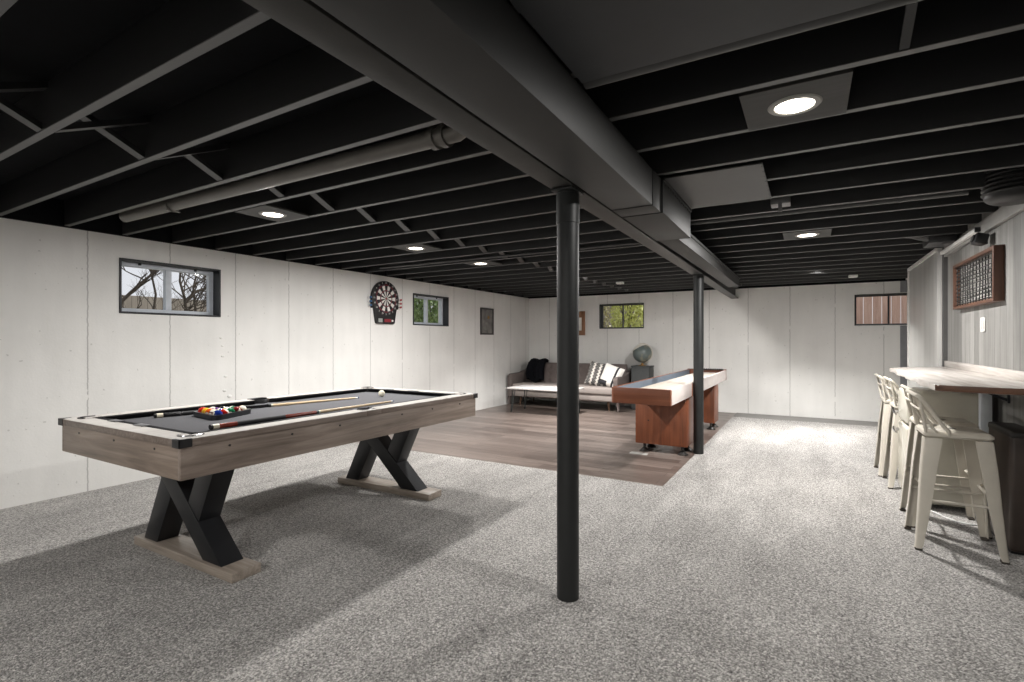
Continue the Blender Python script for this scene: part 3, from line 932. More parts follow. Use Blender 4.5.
def patterned(name, bw):
    k = NT(name)
    v = k.coord()
    x, y, z = k.sep(v)
    zig = k.math('MULTIPLY', k.math('ABSOLUTE', k.math('SUBTRACT', k.math('FRACT', k.math('MULTIPLY', z, 16)), .5)), .05)
    if bw:
        s = k.math('FRACT', k.math('MULTIPLY', k.math('ADD', x, zig), 8.5))
        m1 = k.math('GREATER_THAN', s, .66)
        s2 = k.math('FRACT', k.math('MULTIPLY', k.math('ADD', x, k.math('MULTIPLY', zig, 2)), 34))
        m2 = k.math('MULTIPLY', k.math('GREATER_THAN', s2, .8), .8)
        m = k.math('MAXIMUM', m1, m2)
        k.base(k.mix(m, lin((34, 34, 38)), lin((214, 208, 200))))
    else:
        s = k.math('GREATER_THAN', .02, k.math('ABSOLUTE', k.math('SUBTRACT', x, .09)))
        c2 = k.math('MULTIPLY', k.math('GREATER_THAN', -.12, z), k.math('GREATER_THAN', -.02, x))
        k.base(k.mix(k.math('MAXIMUM', s, c2), lin((222, 218, 212)), lin((52, 52, 56))))
    k.set(Roughness=.95)
    return k.m
o = cushion_mesh(.52, .46, .16).build('throw_pillow', patterned('black_white_zigzag', True), loc=(-3.46, 9.34, .63), rot=(math.radians(-16), math.radians(14), math.radians(10)))
tag(o, 'black throw pillow with white zigzag stripes leaning on the sofa back', 'pillow')
o = cushion_mesh(.40, .42, .14).build('throw_pillow', patterned('white_dark_stripe', False), loc=(-3.20, 9.20, .63), rot=(math.radians(-16), math.radians(18), math.radians(-6)))
tag(o, 'white throw pillow with dark stripe leaning at the right end of sofa', 'pillow')
# black sweater draped over the left end of the sofa back
SW = plain('black_knit', (14, 15, 20), .95, 0, .2, 30, .5, 60, .2)
b = B()
path = [(-.02, .42), (.0, .475), (.08, .55), (.115, .70), (.14, .80), (.19, .888), (.28, .905), (.375, .90), (.415, .86), (.42, .70), (.425, .58)]
path = [(-.02+.0, .462), (.05, .475), (.10, .52), (.115, .62), (.13, .72), (.165, .82), (.23, .885), (.31, .9), (.38, .885), (.415, .82), (.42, .70)]
def drape(u, v, off=0):
    q = v*(len(path)-1); i = min(int(q), len(path)-2); f_ = q-i
    y = path[i][0]*(1-f_)+path[i+1][0]*f_; z = path[i][1]*(1-f_)+path[i+1][1]*f_
    w = .40*(.9+.1*math.sin(v*5)); x = (u-.5)*w+.02*math.sin(v*9+2)
    y += -.018*math.sin(u*11+v*3)-.012*math.sin(u*23+v*7); z += .012*math.sin(u*9+1)+(.04*math.sin(u*7+.5) if v < .08 else 0)
    return (x, y-off*.02, z+off*.012)
b.grid(lambda u, v: drape(u, v, 1), 26, 30); b.grid(lambda u, v: drape(u, v, 0), 26, 30)
tag(b.build('sweater', SW, loc=(-4.93, 9.36, .002), ang=80), 'black knit sweater draped over the left end of the sofa back', 'sweater')

# ------------------------------------------------------------------ globe on its stand
GREYBOX = plain('grey_fabric_box', (66, 68, 68), .7, 0, .08, 30)
t = thing('side_table', 'square grey box stand in the corner between sofa and shuffleboard table', 'stand', (-2.735, 9.64, -.004))
B().box(-.17, .17, -.17, .17, .01, .80, .012).build('body', GREYBOX, t)
B().box(-.175, .175, -.175, .175, .80, .825, .006).build('top', GREYBOX, t)
B().box(-.15, .15, -.15, .15, 0, .012).build('plinth', BLKPLASTIC, t)
t = thing('desk_globe', 'round grey globe with pale rim on a brass foot, standing on the grey box', 'globe', (-2.735, 9.62, .821))
BRASS = plain('brass', (150, 116, 66), .35, .7)
def globemat():
    k = NT('globe_map')
    v = k.coord()
    n1 = k.noise(v, 5.5, 4, .5)
    k.base(k.ramp(n1, [(.48, lin((92, 102, 100))), (.53, lin((112, 114, 104))), (.6, lin((126, 122, 106)))])); k.set(Roughness=.35)
    return k.m
B().lathe([(0, 0), (.075, 0), (.075, .008), (.03, .02), (.018, .05), (0, .05)], seg=24).build('foot', BRASS, t)
B().sphere((0, 0, .235), .178, 40, 24).build('sphere', globemat(), t)
ring = [(.19*math.sin(a), .0, .235-.19*math.cos(a)) for a in [i*PI/20 for i in range(0, 21)]]
Mz = Matrix.Rotation(math.radians(0), 4, 'Z')
b = B()
for i in range(1):
    b.tube([Matrix.Rotation(math.radians(-20), 4, 'Y') @ Vector((p[0], p[1], p[2]-.235))+Vector((0, 0, .235)) for p in ring], .007, 8)
b.build('meridian_ring', plain('ivory_ring', (206, 198, 184), .4), t)
# pale polar cap
b = B()
prof = [(.1795*math.sin(a), .1795*math.cos(a)) for a in [i*1.0/12 for i in range(13)]]
b.lathe(prof, seg=36, M=Matrix.Translation((0, 0, .235)) @ Vector((-.50, .12, .86)).to_track_quat('Z', 'Y').to_matrix().to_4x4())
b.build('polar_cap', plain('ivory_globe_paint', (222, 216, 204), .35), t)

# ------------------------------------------------------------------ things on the left and back walls
# electronic dartboard
t = thing('dartboard', 'black electronic dartboard with white segments on the left wall', 'dartboard', (XL, 5.483, 1.86))
def dartbody():
    pts = []
    for i in range(33):
        a = -PI*.18+i*(PI*1.36)/32
        pts.append((.27*math.cos(a), .045+.255*math.sin(a)))
    pts += [(-.185, -.31), (-.165, -.322), (.165, -.322), (.185, -.31)]
    return pts
B().prism(dartbody(), 'x', .001, .04, bev=.006).build('body', BLKPLASTIC, t)
DW = plain('dart_white', (222, 220, 214), .5); DK = plain('dart_black', (20, 20, 22), .5); DR = plain('dart_dark_red', (128, 34, 44), .5); DPK = plain('dart_plum', (92, 62, 78), .5)
b = B()
cz = .045
bands = [(.016, .106, 0), (.106, .122, 1), (.122, .188, 0), (.188, .204, 1)]
for s in range(20):
    for (r0, r1, kind) in bands:
        a0, a1 = (s-.5)*PI/10, (s+.5)*PI/10
        vs = [b.bm.verts.new((.0465, r*math.sin(a), cz+r*math.cos(a))) for r, a in ((r0, a0), (r0, (a0+a1)/2), (r0, a1), (r1, a1), (r1, (a0+a1)/2), (r1, a0))]
        f = b.bm.faces.new(vs)
        f.material_index = (1 if s % 2 == 0 else 0) if kind == 0 else (2 if s % 2 == 0 else 3)
b.build('segment_face', [DW, DK, DR, DPK], t, smooth=False)
B().lathe([(.0, .039), (.206, .039), (.206, .046), (0, .046)], seg=48, M=Matrix.Translation((0, 0, cz)) @ Matrix.Rotation(PI/2, 4, 'Y')).build('segment_bed', BLKPLASTIC, t)
B().cyl((.046, 0, cz), (.049, 0, cz), .015, seg=20).build('bullseye', DR, t)
b = B()
for r in (.016, .106, .122, .188, .204):
    b.tube([(.0475, r*math.sin(a), cz+r*math.cos(a)) for a in [i*2*PI/48 for i in range(48)]], .0012, 5, closed=True)
b.build('wire_spider', BLKPLASTIC, t)
def text_into(b, s, size, M, depth=.0006):
    cu = bpy.data.curves.new('txt', 'FONT'); cu.body = s; cu.size = size; cu.align_x = 'CENTER'; cu.align_y = 'CENTER'; cu.extrude = depth
    o = bpy.data.objects.new('txt', cu); C.objects.link(o)
    bpy.context.view_layer.update()
    me = bpy.data.meshes.new_from_object(o)
    me.transform(M); b.bm.from_mesh(me)
    bpy.data.meshes.remove(me); bpy.data.objects.remove(o); bpy.data.curves.remove(cu)
nums = [20, 1, 18, 4, 13, 6, 10, 15, 2, 17, 3, 19, 7, 16, 8, 11, 14, 9, 12, 5]
b = B()
face = Matrix(((0, 0, 1, 0), (1, 0, 0, 0), (0, 1, 0, 0), (0, 0, 0, 1)))   # text x->y, y->z, normal->+x
for i, nmb in enumerate(nums):
    a = i*PI/10
    text_into(b, str(nmb), .036, Matrix.Translation((.0412, .229*math.sin(a), cz+.229*math.cos(a))) @ face)
b.build('number_ring', DW, t, smooth=False)
B().box(.04, .043, -.15, -.07, -.30, -.245, .002).build('score_display', plain('grey_lcd', (150, 154, 150), .3), t)
B().box(.04, .0425, -.03, .10, -.295, -.25, .002).build('control_panel', DR, t)
B().box(.04, .0425, .115, .15, -.285, -.26, .002).build('button_block', DW, t)
BLUE = plain('blue_flight', (70, 110, 150), .5); RED = plain('red_flight', (176, 60, 66), .5)
STEEL = plain('dart_barrel_metal', (60, 60, 64), .35, .6)
for sgn, mt, nm in ((-1, BLUE, 'blue'), (1, RED, 'red')):
    hb = B().box(.004, .03, *sorted((sgn*.245, sgn*.272)), -.10, .07, .003)
    hb.build('dart_holder', BLKPLASTIC, t)
    for i in range(3):
        z = 1.86+.045-i*.055
        d = thing('dart', 'dart with %s flight, %s of three held at %s edge of the dartboard' % (nm, ('topmost', 'middle', 'lowest')[i], 'left' if sgn < 0 else 'right'), 'dart', (XL+.036, 5.483+sgn*.25, z), group='darts held beside the dartboard')
        B().cyl((0, 0, 0), (.006, sgn*.03, 0), .004, .0045, 10).build('barrel', STEEL, d)
        B().cyl((.006, sgn*.03, 0), (.010, sgn*.05, 0), .0025, seg=8).build('shaft', BLKPLASTIC, d)
        b = B()
        for k in range(2):
            M = Matrix.Translation((.012, sgn*.056, 0)) @ Matrix.Rotation(k*PI/2+PI/4, 4, 'Y')
            b.box(-.018, .018, -.016, .016, -.0006, .0006, M=M)
        b.build('flight', mt, d, smooth=False)

# dark framed picture on the left wall
def artmat(name, c0, c1, c2, scale):
    k = NT(name)
    n = k.noise(k.coord(), scale, 5, .6, .8)
    k.base(k.ramp(n, [(.35, lin(c0)), (.52, lin(c1)), (.68, lin(c2))])); k.set(Roughness=.5)
    return k.m
t = thing('framed_picture', 'dark grey upright picture with gold spot on the left wall', 'picture', (XL, 8.215, 1.665))
b = B()
for y0, y1, z0, z1 in ((-.22, -.19, -.255, .255), (.19, .22, -.255, .255), (-.19, .19, -.255, -.225), (-.19, .19, .225, .255)): b.box(.001, .03, y0, y1, z0, z1, .003)
b.build('frame', plain('dark_picture_frame', (62, 60, 58), .5), t)
B().box(.004, .016, -.19, .19, -.225, .225).build('picture_panel', artmat('grey_print', (84, 82, 80), (112, 110, 107), (136, 134, 130), 6), t)
B().lathe([(0, 0), (.035, 0), (.03, .006), (0, .008)], seg=20, M=Matrix.Translation((.016, .05, .08)) @ Matrix.Rotation(PI/2, 4, 'Y')).build('medallion', BRASS, t)
# brown wooden framed picture on the back wall
t = thing('framed_picture', 'brown wooden framed picture on the back wall left of the window', 'picture', (-4.17, YB, 1.66))
b = B()
for x0, x1, z0, z1 in ((-.145, -.075, -.25, .25), (.075, .145, -.25, .25), (-.075, .075, -.25, -.15), (-.075, .075, .12, .25)): b.box(x0, x1, -.03, -.001, z0, z1, .003)
b.build('frame', wood('brown_picture_frame', [(104, 70, 46), (130, 90, 62), (150, 108, 78)], 'z', 20), t)
B().box(-.075, .075, -.016, -.004, -.15, .12).build('picture_panel', plain('white_print', (228, 226, 220), .5), t)

# ------------------------------------------------------------------ right wall: wall art, switch, speaker, rail, duct boot
BROWNF = wood('dark_brown_frame', [(58, 36, 26), (82, 54, 40), (104, 72, 54)], 'z', 22)
t = thing('wall_art', 'brown wooden frame holding a dark wire grid on the plank wall', 'wall art', (XR, 5.47, 1.775))
w_, h_ = .595, .2
b = B()
D_ = .062
for y0, y1, z0, z1 in ((-w_, -w_+.03, -h_, h_), (w_-.03, w_, -h_, h_), (-w_+.03, w_-.03, -h_, -h_+.025), (-w_+.03, w_-.03, h_-.025, h_)): b.box(-D_, -.001, y0, y1, z0, z1, .003)
b.build('frame', BROWNF, t)
B().box(-.012, -.002, -w_+.03, w_-.03, -h_+.025, h_-.025).build('backing', artmat('pale_backing', (128, 126, 122), (150, 148, 144), (168, 166, 162), 5), t)
b = B().box(-.03, -.012, -w_+.03, w_-.03, -h_+.025, -h_+.05)
b.build('inner_ledge', plain('pale_mat', (196, 192, 186), .6), t)
WIRE = plain('dark_wire', (36, 36, 36), .5, .4)
b = B()
for i in range(14):
    y = -w_+.05+i*(2*w_-.1)/13
    q = .004*math.sin(i*2.3)
    b.tube([(-.036, y+q, -h_+.028), (-.036-.006*math.sin(i), y, 0), (-.036, y-q, h_-.028)], .0042, 6)
for i in range(10):
    z = -h_+.04+i*(2*h_-.08)/9
    b.tube([(-.040, -w_+.032, z), (-.040, -.2, z+.006*math.sin(i*1.7)), (-.040, .2, z-.006*math.sin(i)), (-.040, w_-.032, z)], .0048, 6)
b.build('wire_grid', WIRE, t)
WHITED = plain('aged_white_plastic', (190, 189, 185), .5)
t = thing('light_switch', 'white light switch plate on the grey plank wall', 'switch', (XR, 5.385, 1.42))
B().box(-.008, -.001, -.058, .058, -.058, .058, .003).build('plate', WHITED, t)
for s in (-1, 1): B().box(-.013, -.007, s*.024-.016, s*.024+.016, -.033, .033, .002).build('rocker', WHITED, t)
t = thing('wall_speaker', 'small black speaker hung high on the plank wall above the wire art', 'speaker', (XR-.03, 5.16, 2.055))
B().box(-.08, -.005, -.065, .065, -.04, .04, .010, M=Matrix.Rotation(math.radians(14), 4, 'Y')).build('body', BLKPLASTIC, t)
B().cyl((-.088, 0, .022), (-.078, 0, .019), .03, seg=20).build('grille', plain('speaker_grille', (38, 38, 40), .7), t)
B().box(-.03, .0, -.02, .02, -.03, .03, .003).build('bracket', BLKPLASTIC, t)
t = thing('track_rail', 'thin white rail fixed along the top of the plank wall', 'rail', (XR-.045, 6.0, 2.155))
B().box(-.018, .012, -.66, .58, 0, .03, .003).build('channel', WHITEP, t)
B().box(-.02, .014, -.675, -.655, -.004, .034, .003).build('end_cap', BLKPLASTIC, t)
BLACKFLEX = plain('black_ribbed_duct', (13, 13, 14), .45, 0, .2, 12)
b = B()
pf = [(0, -.105)]
for i in range(9):
    a = i/8
    pf.append((.06+.085*math.sin(a*PI/2), -.105+.05*(1-math.cos(a*PI/2))))
z = -.05
for i in range(9):
    pf += [(.147, z), (.156, z+.008), (.156, z+.014), (.147, z+.022)]; z += .026
pf += [(.13, z), (0, z)]
b.lathe(pf, seg=40)
tag(b.build('duct_boot', BLACKFLEX, loc=(1.085, 4.22, 2.235)), 'black ribbed round duct end hanging from the joists at the right edge', 'duct')
b = B().box(-.11, .09, -.16, .16, 0, .14, .01).tube([(-.1, -.1, .06), (-.22, -.12, .10), (-.3, -.12, .12)], .045, 14)
tag(b.build('vent_box', BLKPLASTIC, loc=(1.06, 6.1, 2.185)), 'black vent box under the joists beside the white wall panel', 'vent box')

# ------------------------------------------------------------------ bar counter
SLABTOP = wood('whitewashed_slab', [(150, 142, 135), (184, 178, 172), (206, 201, 196)], 'y', 16, .25, .06)
BARK = wood('dark_live_edge', [(58, 36, 24), (86, 56, 38), (108, 74, 52)], 'x', 24, .5, .3)
t = thing('bar_counter', 'thick live edge wooden bar counter fixed to the plank wall', 'counter', (1.2, 5.0, 0))
edge = []
NE = 26
for i in range(NE+1):
    y = 3.83+(5.95-3.83)*i/NE
    x = .632+.010*math.sin(i*.9)+.008*math.sin(i*2.1+1)+.04*(i/NE)
    edge.append((x-1.2, y-5))
poly = [(0-.001, 3.70-5), (-.1, 3.71-5), (-.2, 3.735-5), (-.3, 3.745-5), (-.42, 3.775-5), (-.52, 3.80-5)] + edge + [(.70-1.2, 6.08-5), (.85-1.2, 6.25-5), (1.0-1.2, 6.45-5), (-.08, 6.58-5), (-.001, 6.58-5)]
b = B().prism(poly, 'z', .998, 1.035, 0, 0, bev=.004)
for f in b.bm.faces:
    f.normal_update()
    if abs(f.normal.z) < .5 and f.calc_center_median().y < -1.17: f.material_index = 1  # bark on the near end only; pale long edge has its light painted in
b.build('slab', [SLABTOP, BARK], t, ang=50)
B().box(-.03, -.001, 3.70-5, 6.58-5, 1.035, 1.095, .004).build('backsplash', SLABTOP, t)
DKST = plain('dark_bracket_steel', (52, 54, 58), .4, .5)
for y in (4.78, 5.42):
    b = B().box(-.012, -.001, y-5-.018, y-5+.018, .86, .998, .001).box(-.30, -.001, y-5-.018, y-5+.018, .988, .998, .001)
    b.prism([(-.26, .99), (-.235, .99), (-.012, .89), (-.012, .87)], 'y', y-5-.004, y-5+.004)
    b.build('bracket', DKST, t)
WST = plain('white_steel', (206, 212, 218), .3)
b = B().box(-.12, -.055, -.075, -.02, 0, .998, .004)
b.build('support_leg', WST, t)
B().box(-.14, -.03, -.10, .0, 0, .012, .002).build('leg_foot', WST, t)

# retro fridge
CREAM = plain('cream_enamel', (190, 186, 173), .22, 0, .03)
t = thing('mini_fridge', 'cream retro mini fridge with two side handles under the bar counter', 'fridge', (.91, 5.245, 0))
B().box(-.18, .26, -.245, .245, .03, .90, .045, seg=5).build('cabinet', CREAM, t)
B().box(-.245, -.188, -.245, .245, .05, .615, .026, seg=4).build('door', CREAM, t)
B().box(-.245, -.188, -.245, .245, .63, .895, .026, seg=4).build('freezer_door', CREAM, t)
B().box(-.19, -.178, -.21, .21, .06, .885).build('door_gasket', plain('dark_gasket', (44, 42, 40), .7), t)
CH = plain('polished_chrome', (200, 200, 202), .12, 1)
for z in (.69, .54):
    b = B().cyl((-.247, .17, z), (-.275, .17, z), .014, seg=14).tube([(-.278, .19, z+.012), (-.285, .12, z), (-.283, .02, z-.006)], [.012, .011, .008], 12)
    b.build('handle', CH, t)
for sx in (-.13, .2):
    for sy in (-.17, .17): B().cyl((sx, sy, 0), (sx, sy, .032), .018, seg=14).build('foot', BLKPLASTIC, t)
# dark box beside the stool
DBROWN = plain('dark_brown_leatherette', (58, 48, 42), .4, 0, .12, 20, .15, 120)
t = thing('storage_box', 'tall dark brown box standing on the carpet against the plank wall under the counter', 'box', (1.122, 4.40, 0))
B().box(-.07, .07, -.225, .225, .015, .725, .022, seg=4).build('body', DBROWN, t)
B().box(-.072, .072, -.228, .228, .70, .745, .014, seg=3).build('lid', plain('black_lid', (34, 31, 29), .45), t)
B().box(-.06, .06, -.2, .2, 0, .016).build('plinth', BLKPLASTIC, t)
# cable on the carpet
b = B().tube([(.80, 4.93, .006), (.86, 4.80, .006), (.92, 4.72, .006), (.98, 4.70, .006), (1.05, 4.72, .006), (1.15, 4.85, .006)], .005, 8)
tag(b.build('power_cord', WHITEP), 'thin white power cord lying on the carpet below the fridge', 'cord')

# stools
STOOL = plain('cream_painted_steel', (192, 186, 174), .3, .0, .03)
RUB = plain('dark_rubber_tip', (70, 64, 58), .8)
def make_stool():
    t = thing('bar_stool', '', 'bar stool', (0, 0, 0), group='metal bar stools at the counter')
    S = .168; H = .735
    b = B()
    b.box(-S, S, -S, S, H-.045, H, .03, seg=4)
    # shallow dish ring on the seat
    b.lathe([(.145, H+.0005), (.14, H+.004), (.13, H+.001)], seg=36)
    b.build('seat', STOOL, t)
    B().lathe([(.022, H+.001), (.018, H+.0025), (0, H+.0025)], seg=16).build('seat_hole', BLKPLASTIC, t)
    for sx in (-1, 1):
        for sy in (-1, 1):
            b = B()
            rows = [(H-.046, S-.006, .086), (.50, S+.012, .076), (.28, S+.026, .060), (.10, S+.040, .044), (.03, S+.046, .038), (.012, S+.050, .033)]
            th = .006
            rings = []
            for z, c, w in rows:
                o_ = [(c, c-w), (c, c-.008), (c-.003, c-.003), (c-.008, c), (c-w, c), (c-w, c-th), (c-th-.004, c-th-.0), (c-th, c-th-.004), (c-th, c-w)]
                rings.append([b.bm.verts.new((sx*u, sy*v, z)) for u, v in o_])
            nn = 9
            for r0, r1 in zip(rings, rings[1:]):
                for k in range(nn): b.bm.faces.new((r0[k], r0[(k+1) % nn], r1[(k+1) % nn], r1[k]))
            b.bm.faces.new(rings[0][::-1]); b.bm.faces.new(rings[-1])
            lg = b.build('leg', STOOL, t, ang=40)
            B().box(*sorted((sx*(S+.012), sx*(S+.049))), *sorted((sy*(S+.012), sy*(S+.049))), 0, .016, .004).build('rubber_tip', RUB, lg)
    f = S+.018
    zz = .335
    for (p, q, z) in (((-f, -f), (f, -f), .30), ((-f, f), (f, f), .30), ((-f, -f), (-f, f), .36), ((f, -f), (f, f), .36)):
        p3, q3 = Vector((p[0], p[1], z)), Vector((q[0], q[1], z))
        d = (q3-p3)
        nrm = Vector((-(p[0]+q[0]), -(p[1]+q[1]), 0)).normalized()
        pts = [p3+nrm*.004, p3+d*.12+nrm*.03, p3+d*.5+nrm*.034, p3+d*.88+nrm*.03, q3+nrm*.004]
        B().tube(pts, .0085, 10).build('stretcher', STOOL, t)
    # low bent back with sloping arms
    b = B()
    W = .192
    pth = [(-.045, -S+.006, H-.02), (-.05, -S-.004, H+.005), (-.085, -S-.008, H+.05), (-.155, -W+.004, H+.165), (-.195, -W+.006, H+.21), (-.205, -W+.04, H+.216), (-.207, 0, H+.218), (-.205, W-.04, H+.216), (-.195, W-.006, H+.21), (-.155, W-.004, H+.165), (-.085, S+.008, H+.05), (-.05, S+.004, H+.005), (-.045, S-.006, H-.02)]
    sm = []
    for i in range(len(pth)-1):
        p0 = Vector(pth[max(i-1, 0)]); p1 = Vector(pth[i]); p2 = Vector(pth[i+1]); p3 = Vector(pth[min(i+2, len(pth)-1)])
        for k in range(4):
            s = k/4
            sm.append(.5*((2*p1)+(p2-p0)*s+(2*p0-5*p1+4*p2-p3)*s*s+(3*p1-p0-3*p2+p3)*s**3))
    sm.append(Vector(pth[-1]))
    b.tube(sm, .0115, 10)
    b.build('back_frame', STOOL, t)
    b = B()
    for s in (-1, 1):
        b.tube([(-.105, s*(S-.008), H-.01), (-.138, s*(S-.004), H+.05), (-.183, s*(W-.02), H+.13)], .007, 8)
    b.tube([(-.183, -(W-.02), H+.13), (-.195, 0, H+.132), (-.183, (W-.02), H+.13)], .007, 8)
    b.build('back_bar', STOOL, t)
    for s in (-1, 1): B().tube([(-S+.012, s*(S-.012), H-.01), (-.170, s*(S+.002), H+.08), (-.190, s*(W-.010), H+.205)], .0085, 8).build('back_post', STOOL, t)
    return t
stool = make_stool()
ST = [(.785, 4.195, 'cream metal bar stool nearest the camera, in front of the dark brown box'), (.815, 4.65, 'cream metal bar stool standing between the nearest stool and the fridge'), (.815, 5.715, 'cream metal bar stool standing directly behind the fridge'), (.79, 6.165, 'cream metal bar stool farthest from the camera, beyond the fridge')]
for i, (x, y, lab) in enumerate(ST):
    o = stool if i == 0 else copy_tree(stool)
    o.location = (x, y, 0); o['label'] = lab

# ------------------------------------------------------------------ outside
GZ = 1.40
DIRT = plain('winter_lawn', (112, 106, 84), .95, 0, .25, 3)
b = B().box(-30, XL-.23, -12, 30, GZ-.1, GZ).box(XL-.23, 20, YB+.23, 30, GZ-.1, GZ)
struct(b.build('ground_outside', DIRT, smooth=False))
def fencemat():
    return wood('weathered_fence', [(128, 120, 110), (140, 132, 122), (152, 144, 134)], 'z', 14, .8)
FEN = fencemat()
def fence(p0, p1, z1, label, mat, n):
    p0, p1 = Vector(p0), Vector(p1)
    d = (p1-p0); Ln = d.length; an = math.atan2(d.y, d.x)
    t = thing('garden_fence', label, 'fence', (p0.x, p0.y, GZ), an)
    b = B()
    w = Ln/n
    for i in range(n): b.box(i*w+.004, (i+1)*w-.004, 0, .02, .02, z1-GZ, mi=0)
    b.build('board_panel', mat, t, smooth=False)
    b = B().box(0, Ln, .02, .06, .15, .23).box(0, Ln, .02, .06, z1-GZ-.25, z1-GZ-.17); b.build('rail', mat, t, smooth=False)
    return t
fence((-13, -2), (-13, 9), 2.30, 'weathered wooden fence beyond the left window with bare trees', FEN, 70)
BARKM = plain('tree_bark', (74, 66, 58), .9, 0, .25, 20)
def grow(b, p, d, L, r, depth, rnd):
    pts = [p]; rs = [r]
    n = 4
    for i in range(n):
        d = (d+Vector((rnd.uniform(-.25, .25), rnd.uniform(-.25, .25), rnd.uniform(-.1, .2)))).normalized()
        pts.append(pts[-1]+d*L/n); rs.append(r*(1-.45*(i+1)/n))
    b.tube(pts, rs, 6)
    if depth > 0:
        for i in range(rnd.choice((2, 3, 3))):
            q = pts[rnd.choice((2, 3, 4))]
            dd = (d+Vector((rnd.uniform(-.9, .9), rnd.uniform(-.9, .9), rnd.uniform(-.3, .6)))).normalized()
            grow(b, q, dd, L*rnd.uniform(.55, .8), r*.5, depth-1, rnd)
def bare_tree(x, trunks, lab, sd, depth=3, tw=.5):
    rnd = random.Random(sd)
    b = B()
    y0 = trunks[0][0][0]
    for tr in trunks:
        pts = [Vector((q[2] if len(q) > 2 else 0, q[0]-y0, q[1]-GZ)) for q in tr]
        n = len(pts)
        b.tube(pts, [.030*(1-.6*i/(n-1)) for i in range(n)], 7)
        for i in range(1, n):
            for r in range(4):
                f_ = rnd.random()
                p = pts[i-1].lerp(pts[i], f_)
                d = Vector((rnd.uniform(-.5, .5), rnd.uniform(-1, 1), rnd.uniform(0, .9))).normalized()
                grow(b, p, d, tw*rnd.uniform(.5, 1), .011, depth, rnd)
    tag(b.build('bare_tree', BARKM, loc=(x, y0, GZ)), lab, 'tree', 'bare trees outside')
bare_tree(-8.5, [[(3.40, 1.35), (3.50, 1.86), (3.72, 2.12), (3.98, 2.38), (4.4, 2.75)]], 'bare leaning tree seen in the left half of the nearest left window', 3)
bare_tree(-8.3, [[(4.28, 1.35), (4.27, 1.75), (4.25, 1.95), (4.18, 2.2), (4.2, 2.6)], [(4.27, 1.9), (4.4, 2.05), (4.6, 2.15), (4.75, 2.3)]], 'small bare branching tree seen in the right half of the nearest left window', 11)
bare_tree(-8.4, [[(4.86, 1.35), (4.84, 1.8), (4.77, 2.1), (4.74, 2.5)], [(4.92, 1.4), (4.88, 1.9), (4.83, 2.5)]], 'bare twin stemmed tree at the right edge of the nearest left window', 23, 2, .35)
bare_tree(-11.0, [[(3.9, 1.35), (3.95, 2.2), (4.1, 3.2)], [(5.0, 1.35), (5.1, 2.2), (4.9, 3.2)], [(5.9, 1.35), (5.8, 2.4), (6.0, 3.2)]], 'thicket of thin bare saplings in front of the fence beyond the nearest left window', 31, 3, .8)
def leafmat(name, c0, c1):
    k = NT(name)
    oi = k.node('ShaderNodeObjectInfo')
    k.base(k.ramp(k.noise(k.coord(), 9, 2), [(.35, lin(c0)), (.65, lin(c1))])); k.set(Roughness=.6)
    return k.m
def bush(x, y, r, h, mat, label, n, sd, lsz=.05):
    rnd = random.Random(sd)
    t = thing('garden_bush', label, 'bush', (x, y, GZ))
    b = B()
    for i in range(n):
        a = rnd.uniform(0, 2*PI); q = r*rnd.uniform(.2, 1)**.5; z = rnd.uniform(.02, 1)*h
        q *= math.sqrt(max(.05, 1-(z/h-.45)**2*2.2))
        c = Vector((q*math.cos(a), q*math.sin(a), z))
        M = Matrix.Translation(c) @ Euler((rnd.uniform(0, 6), rnd.uniform(0, 6), rnd.uniform(0, 6))).to_matrix().to_4x4()
        s = lsz*rnd.uniform(.6, 1.2)
        vs = [b.bm.verts.new(M @ Vector(p)) for p in ((-s, 0, 0), (-.2*s, -.45*s, .08*s), (s, 0, 0), (-.2*s, .45*s, .08*s))]
        b.bm.faces.new(vs)
    b.build('foliage', mat, t, smooth=False, recalc=False)
    b = B()
    for i in range(9):
        a = rnd.uniform(0, 6.28)
        b.tube([(0, 0, -.02), (r*.3*math.cos(a), r*.3*math.sin(a), h*.5), (r*.6*math.cos(a), r*.6*math.sin(a), h*.9)], [.014, .01, .004], 6)
    b.build('stem', BARKM, t)
G1 = leafmat('green_leaves', (96, 118, 70), (160, 180, 120)); G2 = leafmat('yellow_green_leaves', (160, 166, 84), (206, 208, 128)); G3 = leafmat('olive_leaves', (130, 124, 84), (200, 192, 150))
bush(-6.9, 8.35, .42, 1.05, G1, 'green bush outside the second window of the left wall, at right', 1500, 5, .06)
bush(-7.7, 7.45, .45, 1.0, G1, 'green bush outside the second window of the left wall, at left', 1500, 6, .06)
bush(-3.55, 11.3, .38, 1.0, G2, 'yellow green bush seen in the right half of the back window', 1500, 8, .05)
bush(-4.35, 11.5, .42, 1.0, G3, 'olive bush seen in the left half of the back window', 700, 9, .05)
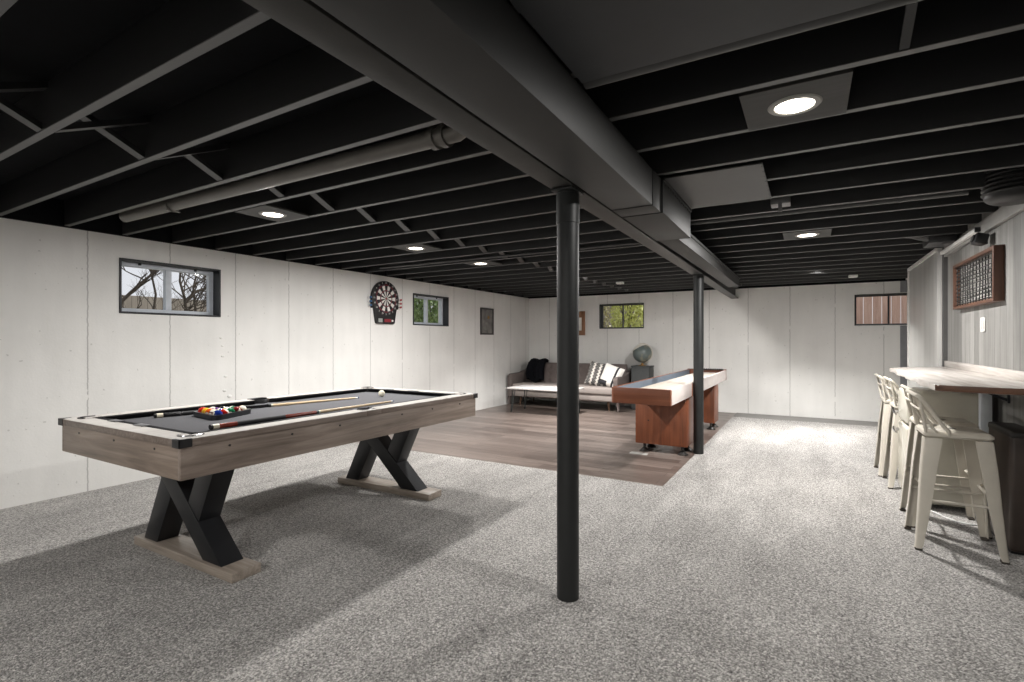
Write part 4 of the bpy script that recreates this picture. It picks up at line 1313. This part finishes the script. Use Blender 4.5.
fence((-12, 15), (0, 15), 2.5, 'weathered wooden fence beyond the back window', FEN, 60)
fence((-13, 9), (-13, 22), 2.3, 'weathered wooden fence beyond the second left window', FEN, 70)
REDF = wood('reddish_fence', [(164, 128, 112), (192, 158, 142), (208, 178, 162)], 'z', 14, .8)
fence((.2, 13.0), (4, 13.0), 2.75, 'reddish brown board fence seen through the right back window', REDF, 24)

# ------------------------------------------------------------------ world, camera
w = bpy.data.worlds.new('overcast'); bpy.context.scene.world = w; w.use_nodes = True
wn = w.node_tree
bg = wn.nodes['Background']
tcw = wn.nodes.new('ShaderNodeTexCoord'); sp = wn.nodes.new('ShaderNodeSeparateXYZ'); rp = wn.nodes.new('ShaderNodeValToRGB')
wn.links.new(tcw.outputs['Generated'], sp.inputs[0]); wn.links.new(sp.outputs['Z'], rp.inputs['Fac'])
rp.color_ramp.elements[0].color = (.86, .88, .92, 1); rp.color_ramp.elements[1].color = (.7, .78, .9, 1)
wn.links.new(rp.outputs['Color'], bg.inputs['Color'])
bg.inputs['Strength'].default_value = .74
cam = bpy.data.cameras.new('camera'); co = bpy.data.objects.new('camera', cam); C.objects.link(co)
cam.sensor_width = 36; cam.lens = 510/1024*36; cam.clip_start = .05; cam.clip_end = 200
co.location = (0, 0, 1.29); co.rotation_euler = (math.radians(90), 0, math.radians(30.2))
sc = bpy.context.scene
sc.camera = co
sl = bpy.data.lights.new('sun', 'SUN'); sl.energy = 4; sl.angle = math.radians(2); sl.color = (1, .97, .92)
so = bpy.data.objects.new('sun', sl); C.objects.link(so)
so.rotation_euler = Vector((-.5, -1.15, -1.8)).to_track_quat('-Z', 'Y').to_euler(); so.location = (3, 16, 12)
sc.view_settings.view_transform = 'Standard'; sc.view_settings.look = 'None'
sc.view_settings.exposure = .3; sc.view_settings.gamma = 1; sc.view_settings.use_curve_mapping = False
try:
    sc.cycles.use_denoising = True
    sc.cycles.max_bounces = 10; sc.cycles.diffuse_bounces = 6; sc.cycles.transparent_max_bounces = 12
    sc.cycles.sample_clamp_indirect = 6
except Exception:
    pass
